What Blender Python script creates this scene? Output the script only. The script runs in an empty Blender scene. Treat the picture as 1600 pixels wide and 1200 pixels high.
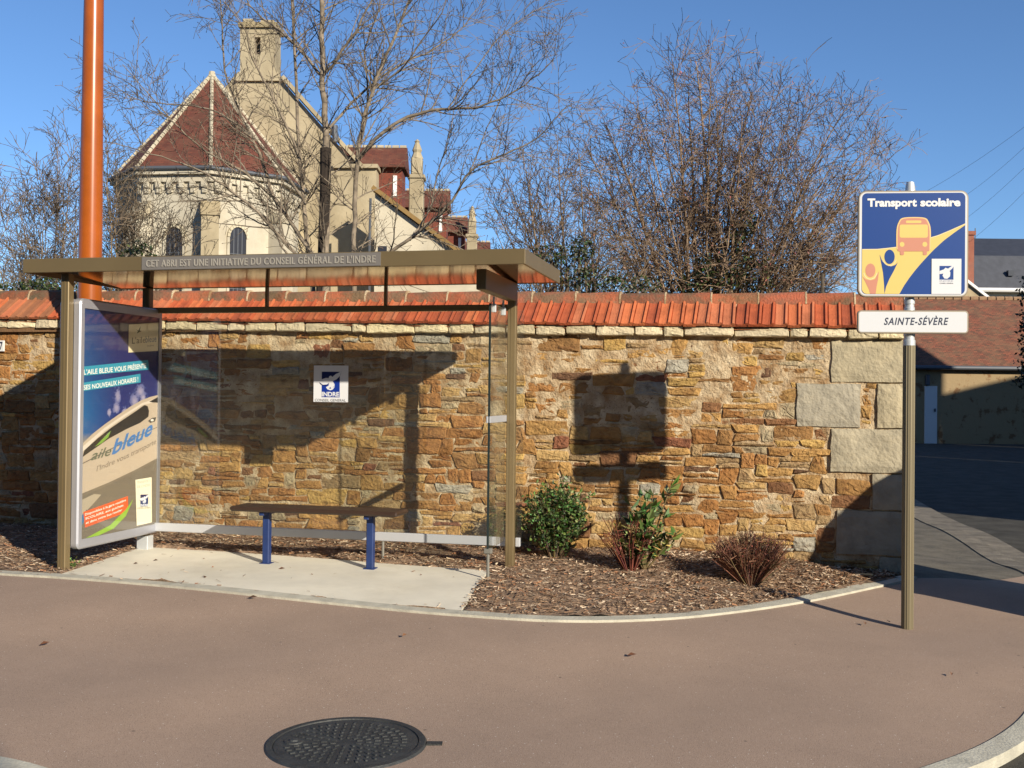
import bpy, math, random
import numpy as np
from mathutils import Vector, Matrix, noise
R = math.radians
random.seed(7)
scene = bpy.context.scene
C = scene.collection

# ------------------------------------------------------------------ camera, sky, sun
F, PITCH, ROLL, CH = 1672.74, .0098, .0104, 1.38
cam_d = bpy.data.cameras.new('camera'); cam = bpy.data.objects.new('camera', cam_d); C.objects.link(cam)
cam_d.sensor_width = 36; cam_d.lens = 36*F/1600; cam_d.clip_start = .05; cam_d.clip_end = 3000
cam.matrix_world = Matrix.Translation((0, 0, CH)) @ Matrix.Rotation(math.pi/2+PITCH, 4, 'X') @ Matrix.Rotation(ROLL, 4, 'Z')
scene.camera = cam
SR, SS = .736, .512            # light travels along (-SR, 1, -SS)
SUN_EL = math.atan(SS/math.hypot(1, SR)); SUN_ROT = math.atan2(SR, -1)
W = bpy.data.worlds.new('World'); scene.world = W; W.use_nodes = True
wn = W.node_tree.nodes; wl = W.node_tree.links
sky = wn.new('ShaderNodeTexSky'); sky.sky_type = 'NISHITA'; sky.sun_disc = False
sky.sun_elevation = SUN_EL; sky.sun_rotation = SUN_ROT; sky.altitude = 1200; sky.air_density = 1.0; sky.dust_density = 0.0; sky.ozone_density = 6.0
bg = wn['Background']; bg.inputs['Strength'].default_value = .095
wl.new(sky.outputs['Color'], bg.inputs['Color'])
sl = bpy.data.lights.new('sun', 'SUN'); sl.energy = 4.6; sl.angle = R(.6); sl.color = (1, .90, .74)
sun = bpy.data.objects.new('sun', sl); C.objects.link(sun); sun.location = (20, -25, 20)
sun.rotation_euler = Vector((-SR, 1, -SS)).to_track_quat('-Z', 'Y').to_euler()
scene.view_settings.view_transform = 'Standard'; scene.view_settings.look = 'None'
scene.view_settings.exposure = 0.6; scene.view_settings.gamma = 1
scene.render.engine = 'CYCLES'
scene.cycles.max_bounces = 8; scene.cycles.transparent_max_bounces = 24

# ------------------------------------------------------------------ helpers
def lin(c):
    return tuple(((v/255)/12.92 if v/255 <= .04045 else ((v/255+.055)/1.055)**2.4) for v in c)
def ray(px, py):
    a, b = px-800, py-600
    a, b = a*math.cos(ROLL)+b*math.sin(ROLL), -a*math.sin(ROLL)+b*math.cos(ROLL)
    xc, zc = a/F, -b/F
    return (xc, math.cos(PITCH)-zc*math.sin(PITCH), math.sin(PITCH)+zc*math.cos(PITCH))
def at(px, py, Y):
    r = ray(px, py); t = Y/r[1]
    return Vector((r[0]*t, Y, CH+r[2]*t))
GP = np.array([(-3.2,9.3,0),(-3.3,8.2,0),(0,8.55,0),(-.2,7.6,0),(-1.7,8,0),(-1.7,9,0),(-3.4,8.05,-.03),(-.4,7.0,-.06),(.24,6.9,-.08),
 (1.55,7.4,-.11),(3.07,8.57,-.12),(2.63,7.14,-.15),(-3.3,10.2,.03),(-1,9.7,.05),(1.6,9.2,.07),(2.7,9.0,.02),(3.2,8.9,-.07),(-6,10,.05),(-9,9,.03),(-9,7,0),
 (-6,8,0),(-.8,4.83,-.2),(0,0,-.22),(0,3,-.22),(-5,4,-.2),(-5,6,-.1),(-2,6,-.13),(1,5.7,-.17),(3,5,-.22),(5,8,-.24),(5,11,-.25),(6,15,-.25),(4.2,9.3,-.18),(4,12,-.2)])
def G(x, y):
    d2 = (GP[:,0]-x)**2+(GP[:,1]-y)**2
    w = 1/(d2+.55)**2
    return float(((w*GP[:,2]).sum() + 2e-3*-.24)/(w.sum()+2e-3))
def onground(px, py):
    r = ray(px, py); z = -.1
    for _ in range(12):
        t = (z-CH)/r[2]; z = G(r[0]*t, r[1]*t)
    return Vector((r[0]*t, r[1]*t, z))

class MB:
    def __init__(s): s.v = []; s.f = []; s.m = []; s.c = []; s.mi = 0; s.col = (1,1,1)
    def add(s, vs, fs, col=None, mi=None):
        n = len(s.v); s.v += [tuple(p) for p in vs]; s.c += [tuple(col or s.col)]*len(vs)
        for f in fs: s.f.append(tuple(i+n for i in f)); s.m.append(s.mi if mi is None else mi)
    def box(s, o, ax, ay, az, x0, x1, y0, y1, z0, z1, col=None, mi=None, bev=0.0):
        o = Vector(o)
        if bev <= 0:
            vs = [o+ax*x+ay*y+az*z for z in (z0,z1) for y in (y0,y1) for x in (x0,x1)]
            s.add(vs, [(0,2,3,1),(4,5,7,6),(0,1,5,4),(2,6,7,3),(0,4,6,2),(1,3,7,5)], col, mi); return
        b = min(bev, (x1-x0)*.45, (y1-y0)*.45, (z1-z0)*.45)
        bm = []
        idx = {}
        vs = []
        for ix,(X,sx) in enumerate(((x0,1),(x1,-1))):
            for iy,(Yy,sy) in enumerate(((y0,1),(y1,-1))):
                for iz,(Z,sz) in enumerate(((z0,1),(z1,-1))):
                    for k in range(3):
                        p = [X+sx*b, Yy+sy*b, Z+sz*b]; p[k] = (X,Yy,Z)[k]
                        idx[ix,iy,iz,k] = len(vs); vs.append(o+ax*p[0]+ay*p[1]+az*p[2])
        fs = []
        for k in range(3):
            for e in (0,1):
                q = []
                for (a,bb) in ((0,0),(1,0),(1,1),(0,1)):
                    c3 = [0,0,0]; c3[k] = e; c3[(k+1)%3] = a; c3[(k+2)%3] = bb
                    q.append(idx[c3[0],c3[1],c3[2],k])
                fs.append(q if e else q[::-1])
        for k in range(3):
            i, j = (k+1)%3, (k+2)%3
            for a in (0,1):
                for c in (0,1):
                    q = []
                    for (t, kk) in ((0,i),(1,i),(1,j),(0,j)):
                        c3 = [0,0,0]; c3[i] = a; c3[j] = c; c3[k] = t
                        q.append(idx[c3[0],c3[1],c3[2],kk])
                    fs.append(q if (a^c) else q[::-1])
        for ix in (0,1):
            for iy in (0,1):
                for iz in (0,1):
                    q = [idx[ix,iy,iz,k] for k in range(3)]
                    fs.append(q if (ix+iy+iz)%2 else q[::-1])
        s.add(vs, fs, col, mi)
    def tube(s, pts, rad, n=6, col=None, mi=None, cap=True):
        pts = [Vector(p) for p in pts]
        if not hasattr(rad, '__len__'): rad = [rad]*len(pts)
        base = len(s.v); vs = []; fs = []
        for i, p in enumerate(pts):
            d = (pts[min(i+1,len(pts)-1)]-pts[max(i-1,0)])
            if d.length < 1e-9: d = Vector((0,0,1))
            d.normalize()
            a = d.cross(Vector((.13,.97,.21))); 
            if a.length < .05: a = d.cross(Vector((1,0,0)))
            a.normalize(); b = d.cross(a)
            for k in range(n):
                t = 2*math.pi*k/n; vs.append(p+(a*math.cos(t)+b*math.sin(t))*rad[i])
        for i in range(len(pts)-1):
            for k in range(n):
                k2 = (k+1)%n; fs.append((i*n+k, i*n+k2, (i+1)*n+k2, (i+1)*n+k))
        if cap and n > 3: fs.append(tuple(range(n))[::-1]); fs.append(tuple((len(pts)-1)*n+k for k in range(n)))
        s.add(vs, fs, col, mi)
    def lathe(s, o, prof, n=32, col=None, mi=None):
        vs = []; fs = []; o = Vector(o)
        for r, z in prof:
            for k in range(n):
                t = 2*math.pi*k/n; vs.append(o+Vector((r*math.cos(t), r*math.sin(t), z)))
        for i in range(len(prof)-1):
            for k in range(n):
                k2 = (k+1)%n; fs.append((i*n+k, i*n+k2, (i+1)*n+k2, (i+1)*n+k))
        fs.append(tuple(range(n))[::-1]); fs.append(tuple((len(prof)-1)*n+k for k in range(n)))
        s.add(vs, fs, col, mi)
    def prism(s, front, off, col=None, mi=None):     # polygon (3D pts) extruded by vector off
        n = len(front); off = Vector(off)
        vs = [Vector(p) for p in front]+[Vector(p)+off for p in front]
        fs = [tuple(range(n)), tuple(range(2*n-1, n-1, -1))]+[(i, i+n, (i+1)%n+n, (i+1)%n) for i in range(n)]
        s.add(vs, fs, col, mi)
    def build(s, name, mats, parent=None, smooth=False):
        if not isinstance(mats, (list, tuple)): mats = [mats]
        me = bpy.data.meshes.new(name)
        o0 = Vector(parent.matrix_world.translation) if parent else Vector((0,0,0))
        if parent and parent.parent: o0 = Vector(parent['_o'])
        if parent and '_o' in parent: o0 = Vector(parent['_o'])
        V = np.array(s.v, dtype=float)-np.array(o0)
        me.from_pydata(V.tolist(), [], s.f)
        for m in mats: me.materials.append(m)
        me.polygons.foreach_set('material_index', s.m)
        if smooth: me.polygons.foreach_set('use_smooth', [True]*len(s.f))
        ca = me.color_attributes.new('Col', 'FLOAT_COLOR', 'POINT')
        cc = np.ones((len(s.v), 4), dtype=np.float32); cc[:, :3] = np.array(s.c); ca.data.foreach_set('color', cc.ravel())
        me.update()
        ob = bpy.data.objects.new(name, me); C.objects.link(ob)
        ob['_o'] = list(o0)
        if parent: ob.parent = parent
        return ob
def thing(name, label, cat, loc, group=None):
    o = bpy.data.objects.new(name, None); C.objects.link(o); o.location = loc; o['_o'] = list(loc)
    o.empty_display_size = .2
    o['label'] = label; o['category'] = cat
    if group: o['group'] = group
    return o
def tag(o, label, cat, group=None, kind=None):
    if label: o['label'] = label
    if cat: o['category'] = cat
    if group: o['group'] = group
    if kind: o['kind'] = kind
    return o

def mat(name, col=(1,1,1), rough=.8, metal=0, amt=.0, scale=5, detail=6, bump=0, bscale=None, attr=False, col2=None, spec=.5, thr=None, bdist=.02, coat=0, speck=None):
    m = bpy.data.materials.new(name); m.use_nodes = True; nt = m.node_tree; N = nt.nodes; L = nt.links
    b = N['Principled BSDF']; b.inputs['Roughness'].default_value = rough; b.inputs['Metallic'].default_value = metal
    b.inputs['Specular IOR Level'].default_value = spec
    if coat: b.inputs['Coat Weight'].default_value = coat; b.inputs['Coat Roughness'].default_value = .05
    tc = N.new('ShaderNodeTexCoord')
    col = tuple(col)
    out = None
    if amt or col2:
        nz = N.new('ShaderNodeTexNoise'); nz.inputs['Scale'].default_value = scale; nz.inputs['Detail'].default_value = detail; nz.inputs['Roughness'].default_value = .62
        L.new(tc.outputs['Object'], nz.inputs['Vector'])
        cr = N.new('ShaderNodeValToRGB'); lo, hi = thr or (.35, .65)
        cr.color_ramp.elements[0].position = lo; cr.color_ramp.elements[1].position = hi
        L.new(nz.outputs['Fac'], cr.inputs['Fac'])
        c1 = col if col2 else tuple(c*(1-amt) for c in col); c2 = tuple(col2) if col2 else tuple(min(1, c*(1+amt)) for c in col)
        cr.color_ramp.elements[0].color = (*c1, 1); cr.color_ramp.elements[1].color = (*c2, 1)
        out = cr.outputs['Color']
    if speck:      # (scale, size, colour, colour2)
        for (sc, sz, sc_col) in speck:
            vo = N.new('ShaderNodeTexVoronoi'); vo.inputs['Scale'].default_value = sc; L.new(tc.outputs['Object'], vo.inputs['Vector'])
            lt = N.new('ShaderNodeMath'); lt.operation = 'LESS_THAN'; lt.inputs[1].default_value = sz; L.new(vo.outputs['Distance'], lt.inputs[0])
            mx = N.new('ShaderNodeMix'); mx.data_type = 'RGBA'
            L.new(lt.outputs[0], mx.inputs[0])
            if out: L.new(out, mx.inputs[6])
            else: mx.inputs[6].default_value = (*col, 1)
            mx.inputs[7].default_value = (*sc_col, 1); out = mx.outputs[2]
    if attr:
        at_ = N.new('ShaderNodeAttribute'); at_.attribute_name = 'Col'
        if out is None:
            if col == (1,1,1): out = at_.outputs['Color']
            else:
                rgb = N.new('ShaderNodeRGB'); rgb.outputs[0].default_value = (*col, 1); out = rgb.outputs[0]
        if out is not None and out != at_.outputs['Color']:
            mx = N.new('ShaderNodeMix'); mx.data_type = 'RGBA'; mx.blend_type = 'MULTIPLY'; mx.inputs[0].default_value = 1
            L.new(out, mx.inputs[6]); L.new(at_.outputs['Color'], mx.inputs[7]); out = mx.outputs[2]
    if out is not None: L.new(out, b.inputs['Base Color'])
    else: b.inputs['Base Color'].default_value = (*col, 1)
    if bump:
        nb = N.new('ShaderNodeTexNoise'); nb.inputs['Scale'].default_value = bscale or scale*4; nb.inputs['Detail'].default_value = 5
        L.new(tc.outputs['Object'], nb.inputs['Vector'])
        bp = N.new('ShaderNodeBump'); bp.inputs['Strength'].default_value = bump; bp.inputs['Distance'].default_value = bdist
        L.new(nb.outputs['Fac'], bp.inputs['Height']); L.new(bp.outputs['Normal'], b.inputs['Normal'])
    return m

def glass_mat(name, tint, dust, rough=.0):
    m = bpy.data.materials.new(name); m.use_nodes = True; nt = m.node_tree; N = nt.nodes; L = nt.links
    N.remove(N['Principled BSDF']); out = N['Material Output']
    tr = N.new('ShaderNodeBsdfTransparent'); tr.inputs['Color'].default_value = (*tint, 1)
    gl = N.new('ShaderNodeBsdfGlossy'); gl.inputs['Roughness'].default_value = rough; gl.inputs['Color'].default_value = (1,1,1,1)
    fr = N.new('ShaderNodeFresnel'); fr.inputs['IOR'].default_value = 1.5
    ge = N.new('ShaderNodeNewGeometry'); ior = N.new('ShaderNodeMapRange'); ior.inputs[3].default_value = 1.5; ior.inputs[4].default_value = 1/1.5
    L.new(ge.outputs['Backfacing'], ior.inputs[0]); L.new(ior.outputs[0], fr.inputs['IOR'])
    mx = N.new('ShaderNodeMixShader'); L.new(fr.outputs[0], mx.inputs[0]); L.new(tr.outputs[0], mx.inputs[1]); L.new(gl.outputs[0], mx.inputs[2])
    df = N.new('ShaderNodeBsdfDiffuse'); df.inputs['Color'].default_value = (.75,.72,.65,1)
    nz = N.new('ShaderNodeTexNoise'); nz.inputs['Scale'].default_value = 3.5; nz.inputs['Detail'].default_value = 8
    tc = N.new('ShaderNodeTexCoord'); L.new(tc.outputs['Object'], nz.inputs['Vector'])
    ml = N.new('ShaderNodeMath'); ml.operation = 'MULTIPLY'; ml.inputs[1].default_value = dust*2; L.new(nz.outputs['Fac'], ml.inputs[0])
    mx2 = N.new('ShaderNodeMixShader'); L.new(ml.outputs[0], mx2.inputs[0]); L.new(mx.outputs[0], mx2.inputs[1]); L.new(df.outputs[0], mx2.inputs[2])
    L.new(mx2.outputs[0], out.inputs['Surface'])
    return m

M = {}
M['asphalt'] = mat('asphalt', (.072,.068,.058), .95, spec=.12, amt=.25, scale=3, bump=.5, bscale=140, bdist=.01, speck=[(90,.16,(.14,.135,.12))])
M['pink'] = mat('pink_asphalt', lin((154,132,114)), .92, amt=.05, scale=2.5, detail=10, bump=.35, bscale=190, bdist=.006, speck=[(150,.26,lin((112,90,76))),(110,.18,lin((188,166,148))),(26,.06,(.78,.74,.66)),(4.1,.035,lin((110,94,82)))])
M['grit'] = mat('grit_asphalt', lin((98,92,80)), .95, amt=.3, scale=4, bump=.8, bscale=90, bdist=.01, speck=[(60,.2,lin((150,142,122)))])
M['paver'] = mat('gutter_paver', lin((120,112,98)), .9, amt=.25, scale=8, bump=.6, bscale=60, attr=True)
M['kerb'] = mat('kerb_concrete', lin((178,174,158)), .85, amt=.14, scale=9, bump=.3, bscale=80, attr=True)
M['slab'] = mat('slab_concrete', lin((214,208,190)), .85, amt=.07, scale=3, detail=10, bump=.25, bscale=120, bdist=.006, speck=[(40,.05,lin((140,130,110)))])
M['mulch'] = mat('mulch_soil', lin((138,114,92)), 1, amt=.5, scale=14, bump=1, bscale=60)
M['chip'] = mat('mulch_chip', (1.0,.98,.94), .95, attr=True)
M['mortar'] = mat('lime_mortar', lin((146,116,80)), .97, amt=.2, scale=7, detail=12, bump=1, bscale=60, bdist=.012, col2=lin((198,180,148)), speck=[(55,.2,lin((120,92,62)))])
M['stone'] = mat('rubble_stone', (1,1,1), .92, attr=True, amt=.30, scale=14, detail=8, bump=.9, bscale=40, bdist=.02)
def stain(m, dark, scale=9, lo=.5, hi=.66, k=.75, zs=2.2):
    N = m.node_tree.nodes; L = m.node_tree.links; b = N['Principled BSDF']; src = b.inputs['Base Color'].links[0].from_socket
    tc = N.new('ShaderNodeTexCoord'); mp = N.new('ShaderNodeMapping'); mp.inputs['Scale'].default_value = (1, 1, zs); nz_ = N.new('ShaderNodeTexNoise'); nz_.inputs['Scale'].default_value = scale; nz_.inputs['Detail'].default_value = 9; nz_.inputs['Roughness'].default_value = .7
    L.new(tc.outputs['Object'], mp.inputs['Vector']); L.new(mp.outputs[0], nz_.inputs['Vector'])
    mr = N.new('ShaderNodeMapRange'); mr.inputs[1].default_value = lo; mr.inputs[2].default_value = hi; mr.inputs[4].default_value = k; L.new(nz_.outputs['Fac'], mr.inputs[0])
    mx = N.new('ShaderNodeMix'); mx.data_type = 'RGBA'; mx.blend_type = 'MULTIPLY'; L.new(mr.outputs[0], mx.inputs[0]); L.new(src, mx.inputs[6]); mx.inputs[7].default_value = (*dark, 1)
    L.new(mx.outputs[2], b.inputs['Base Color'])
stain(M['stone'], (.42,.30,.24))
M['quoin'] = mat('quoin_stone', lin((172,162,138)), .93, attr=True, amt=.2, scale=7, detail=10, bump=.6, bscale=32, bdist=.02)
M['tile'] = mat('terracotta', (1,1,1), .8, attr=True, amt=.14, scale=9, bump=.35, bscale=60)
M['ridge'] = mat('ridge_terracotta', lin((118,92,70)), .9, attr=True, scale=4.5, detail=9, col2=lin((160,90,62)), bump=.6, bscale=50, thr=(.42,.6), speck=[(30,.12,lin((120,112,84)))])
M['bronze'] = mat('bronze_metal', lin((122,106,76)), .42, metal=.35, amt=.05, scale=2)
M['under'] = mat('polished_bronze', (.36,.28,.18), .10, metal=1.0)
M['silver'] = mat('silver_metal', lin((176,178,186)), .38, metal=.55, amt=.04, scale=3)
M['lightrail'] = mat('pale_rail', lin((190,192,196)), .4, metal=.3)
M['darkbrown'] = mat('bench_brown', lin((58,42,32)), .45, amt=.1, scale=4)
M['bluepaint'] = mat('blue_paint', lin((32,52,100)), .45, amt=.12, scale=8)
M['grey_strip'] = mat('grey_strip', lin((112,108,104)), .5)
M['relief'] = mat('silver_lettering', lin((186,180,168)), .35, metal=.4)
M['glass'] = glass_mat('shelter_glass', (.965,.975,.965), .008)
M['orange'] = mat('orange_paint', lin((156,80,26)), .26, amt=.12, scale=3, spec=.5, speck=[(11,.035,lin((80,40,20)))])
M['white'] = mat('white_print', lin((210,210,206)), .45)
M['galv'] = mat('pale_galvanised', lin((196,200,202)), .4, metal=.3)
M['polebronze'] = mat('pole_bronze', lin((122,112,88)), .45, metal=.3)
M['signedge'] = mat('sign_edge', lin((150,140,124)), .5, metal=.3)
M['print'] = mat('printed_film', (1,1,1), .3, attr=True, coat=.3)
M['iron'] = mat('cast_iron', lin((58,60,60)), .6, metal=.2, amt=.25, scale=12, bump=.3, bscale=80)
M['bark'] = mat('pale_bark', (.20,.165,.125), .95, amt=.4, scale=9, attr=True)
M['leaf'] = mat('leaf', (1,1,1), .5, attr=True)
M['cream'] = mat('cream_limestone', lin((182,174,154)), .9, amt=.10, scale=1.2, detail=10, bump=.3, bscale=12, attr=True)
M['greystone'] = mat('grey_render', lin((165,152,124)), .95, amt=.14, scale=1.0, detail=10, bump=.4, bscale=10, attr=True)
M['slate'] = mat('slate', lin((66,68,74)), .6, amt=.15, scale=3, attr=True)
M['zinc'] = mat('zinc_gutter', lin((84,88,94)), .6, metal=.2)
M['darkglass'] = mat('dark_window', (.03,.03,.035), .25)
M['whitep'] = mat('white_paint', (.7,.69,.66), .7)
def brickmat(name, c1, c2, c3, sc, mortar=.01, amtm=(.2,.16,.12), bw=.5, rh=.25):
    m = bpy.data.materials.new(name); m.use_nodes = True; N = m.node_tree.nodes; L = m.node_tree.links; b = N['Principled BSDF']
    b.inputs['Roughness'].default_value = .9
    uv = N.new('ShaderNodeUVMap'); br = N.new('ShaderNodeTexBrick'); L.new(uv.outputs[0], br.inputs['Vector'])
    br.inputs['Color1'].default_value = (*c1,1); br.inputs['Color2'].default_value = (*c2,1); br.inputs['Mortar'].default_value = (*amtm,1)
    br.inputs['Scale'].default_value = sc; br.inputs['Mortar Size'].default_value = mortar; br.inputs['Brick Width'].default_value = bw; br.inputs['Row Height'].default_value = rh
    nz = N.new('ShaderNodeTexNoise'); nz.inputs['Scale'].default_value = 1.6; nz.inputs['Detail'].default_value = 10; nz.inputs['Roughness'].default_value = .7; L.new(uv.outputs[0], nz.inputs['Vector'])
    cr = N.new('ShaderNodeValToRGB'); cr.color_ramp.elements[0].position = .42; cr.color_ramp.elements[1].position = .62; L.new(nz.outputs['Fac'], cr.inputs['Fac'])
    mx = N.new('ShaderNodeMix'); mx.data_type = 'RGBA'; L.new(cr.outputs['Color'], mx.inputs[0]); L.new(br.outputs['Color'], mx.inputs[6]); mx.inputs[7].default_value = (*c3,1)
    fm = N.new('ShaderNodeMath'); fm.operation = 'MULTIPLY'; fm.inputs[1].default_value = .6; L.new(cr.outputs['Color'], fm.inputs[0]); L.new(fm.outputs[0], mx.inputs[0])
    L.new(mx.outputs[2], b.inputs['Base Color'])
    bp = N.new('ShaderNodeBump'); bp.inputs['Strength'].default_value = .6; bp.inputs['Distance'].default_value = .03; L.new(br.outputs['Color'], bp.inputs['Height']); L.new(bp.outputs['Normal'], b.inputs['Normal'])
    return m
M['churchroof'] = brickmat('church_roof_tiles', lin((108,58,42)), lin((86,44,34)), lin((102,68,52)), 3.0, .012, (.05,.02,.015))
M['oldroof'] = brickmat('old_roof_tiles', lin((138,80,58)), lin((92,60,46)), lin((108,88,66)), 3.0, .02, (.04,.025,.02))
M['brick'] = brickmat('red_brick', lin((150,70,48)), lin((124,56,40)), lin((140,76,54)), 5.0, .03, (.3,.22,.16))
M['cladtile'] = brickmat('hung_tiles', lin((128,62,44)), lin((104,48,36)), lin((116,66,50)), 4.0, .015, (.05,.02,.015))
def set_uv(ob, ux, uy):
    me = ob.data; uvl = me.uv_layers.new(name='UVMap')
    ux = Vector(ux); uy = Vector(uy)
    for p in me.polygons:
        n = p.normal
        for li in p.loop_indices:
            c = me.vertices[me.loops[li].vertex_index].co
            if ux.length > 0: uvl.data[li].uv = (c.dot(ux), c.dot(uy))
def auto_uv(ob):
    me = ob.data; uvl = me.uv_layers.new(name='UVMap')
    for p in me.polygons:
        n = p.normal; h = Vector((-n.y, n.x, 0))
        if h.length < .01: h = Vector((1,0,0))
        h.normalize(); g = n.cross(h)
        for li in p.loop_indices:
            c = me.vertices[me.loops[li].vertex_index].co
            uvl.data[li].uv = (c.dot(h), c.dot(g))

stain(M['cream'], (.66,.60,.52), scale=.9, lo=.48, hi=.75, k=.6, zs=.45)
stain(M['greystone'], (.62,.58,.52), scale=.8, lo=.45, hi=.72, k=.7, zs=.4)
stain(M['tile'], (.55,.52,.46), scale=4, lo=.50, hi=.66, k=.65, zs=1)
stain(M['ridge'], (.55,.60,.50), scale=5, lo=.48, hi=.62, k=.7, zs=1)
stain(M['pink'], (.80,.80,.80), scale=.7, lo=.52, hi=.72, k=.45, zs=1)
stain(M['slab'], (.80,.77,.70), scale=1.6, lo=.5, hi=.7, k=.5, zs=1)
stain(M['quoin'], (.66,.62,.55), scale=3.5, lo=.5, hi=.7, k=.5, zs=1)
stain(M['churchroof'], (.62,.62,.58), scale=.7, lo=.48, hi=.68, k=.6, zs=1)
# text -> flat polygons
_tc = {}
def text_poly(txt, bold=0.0, shear=0.0, space=1.0):
    key = (txt, bold, shear, space)
    if key in _tc: return _tc[key]
    cu = bpy.data.curves.new('t', 'FONT'); cu.body = txt; cu.size = 1; cu.offset = bold; cu.shear = shear; cu.space_character = space
    cu.resolution_u = 3; cu.fill_mode = 'FRONT'
    ob = bpy.data.objects.new('t', cu); C.objects.link(ob)
    dg = bpy.context.evaluated_depsgraph_get(); me = bpy.data.meshes.new_from_object(ob.evaluated_get(dg))
    vs = [(v.co.x, v.co.y) for v in me.vertices]; fs = [tuple(p.vertices) for p in me.polygons]
    bpy.data.objects.remove(ob); bpy.data.curves.remove(cu); bpy.data.meshes.remove(me)
    x0 = min(v[0] for v in vs); x1 = max(v[0] for v in vs)
    vs = [(v[0]-x0, v[1]) for v in vs]
    _tc[key] = (vs, fs, x1-x0)
    return _tc[key]
class Plane2:
    """draw in picture-like units on a plane: fn(x, y) -> 3D point, normal n"""
    def __init__(s, mb, fn, n, mi=0): s.mb = mb; s.fn = fn; s.n = Vector(n); s.mi = mi
    def poly(s, pts, col, lay):
        s.mb.add([s.fn(*p)+s.n*lay for p in pts], [tuple(range(len(pts)))], col, s.mi)
    def tris(s, pts, fs, col, lay): s.mb.add([s.fn(*p)+s.n*lay for p in pts], fs, col, s.mi)
    def ell(s, cx, cy, rx, ry, col, lay, n=24): s.poly([(cx+rx*math.cos(2*math.pi*k/n), cy+ry*math.sin(2*math.pi*k/n)) for k in range(n)], col, lay)
    def ring(s, cx, cy, rx, ry, w, col, lay, n=28, a0=0, a1=2*math.pi):
        pts = []; fs = []
        for k in range(n+1):
            t = a0+(a1-a0)*k/n
            pts += [(cx+rx*math.cos(t), cy+ry*math.sin(t)), (cx+(rx-w)*math.cos(t), cy+(ry-w)*math.sin(t))]
            if k: i = 2*k; fs.append((i-2,i,i+1,i-1))
        s.tris(pts, fs, col, lay)
    def rrect(s, x0, y0, x1, y1, r, col, lay):
        pts = []
        for (cx, cy, a) in ((x1-r,y1-r,0),(x0+r,y1-r,90),(x0+r,y0+r,180),(x1-r,y0+r,270)):
            for k in range(7): t = R(a+15*k); pts.append((cx+r*math.cos(t), cy+r*math.sin(t)))
        s.poly(pts, col, lay)
    def text(s, txt, p0, p1, height, col, lay, bold=0, shear=0, up=None, space=1.0):
        vs, fs, w = text_poly(txt, bold, shear, space)
        ux = ((p1[0]-p0[0])/w, (p1[1]-p0[1])/w)
        uy = up or (0, -1); k = height/.7
        pts = [(p0[0]+x*ux[0]+y*k*uy[0], p0[1]+x*ux[1]+y*k*uy[1]) for x, y in vs]
        s.tris(pts, fs, col, lay)
def smooth_pts(pts, n=6):
    out = []
    P = [pts[0]]+list(pts)+[pts[-1]]
    for i in range(1, len(P)-2):
        for k in range(n):
            t = k/n; a, b, c, d = P[i-1], P[i], P[i+1], P[i+2]
            out.append(tuple(.5*((2*b[j])+(c[j]-a[j])*t+(2*a[j]-5*b[j]+4*c[j]-d[j])*t*t+(3*b[j]-a[j]-3*c[j]+d[j])*t**3) for j in range(len(b))))
    out.append(tuple(pts[-1])); return out

X_, Y_, Z_ = Vector((1,0,0)), Vector((0,1,0)), Vector((0,0,1))

# ------------------------------------------------------------------ ground
def grid_sheet(name, xs, ys, zoff, m):
    b = MB(); vs = [(x, y, G(x, y)+zoff) for y in ys for x in xs]; nx = len(xs)
    fs = [(j*nx+i, j*nx+i+1, (j+1)*nx+i+1, (j+1)*nx+i) for j in range(len(ys)-1) for i in range(nx-1)]
    b.add(vs, fs); return b.build(name, m, smooth=True)
def axis(a, b, step): return list(np.arange(a, b, step))
o = grid_sheet('ground', [-1500,-300,-80,-30]+axis(-14,14,.5)+[30,80,300,1500], [-300,-60,-20]+axis(-4,22,.5)+[30,60,150,400,2500], -.05, M['asphalt']); tag(o, None, None, kind='structure')

def extend(pts, a, b): return [a]+pts+[b]
kerb_px = [(0,898),(100,904),(250,916),(400,931),(550,947),(700,961),(860,971),(1000,970),(1150,957),(1250,942),(1330,926),(1392,913)]
kin = [onground(*p) for p in kerb_px]
d0 = (kin[0]-kin[1]).normalized()
kin = [kin[0]+d0*5, kin[0]+d0*2]+kin
kin = [Vector((p[0], p[1], 0)) for p in smooth_pts([(p.x, p.y) for p in kin], 8)]
WC, WM = 9.57, -.223
wd = Vector((-1, .223, 0)).normalized(); wn_ = Vector((-.223, -1, 0)).normalized()
WO = Vector((3.242, 9.57-.223*3.242, 0))
def wp(s, z, n=0): return WO+wd*s+wn_*n+Z_*z
corner = WO+Vector((.05,-.12,0)); corner.z = 0
kin.append(Vector((corner.x, corner.y, 0)))
kout = [(-14,6.1),(-8,5.25),(-4,4.75),(-2.25,4.50),(-1.6,4.24),(-.6,4.0),(.3,3.96),(1.15,4.14),(1.85,4.6),(2.45,5.2),(2.98,5.95),(3.7,7.0),(4.3,8.3),(4.6,9.4)]
kout = [Vector((p[0], p[1], 0)) for p in smooth_pts(kout, 8)]
def resample(pts, n):
    L = [0]
    for a, b in zip(pts, pts[1:]): L.append(L[-1]+(b-a).length)
    out = []; j = 0
    for k in range(n):
        t = L[-1]*k/(n-1)
        while j < len(L)-2 and L[j+1] < t: j += 1
        q = (t-L[j])/max(1e-9, L[j+1]-L[j]); out.append(pts[j].lerp(pts[j+1], min(1, q)))
    return out
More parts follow.
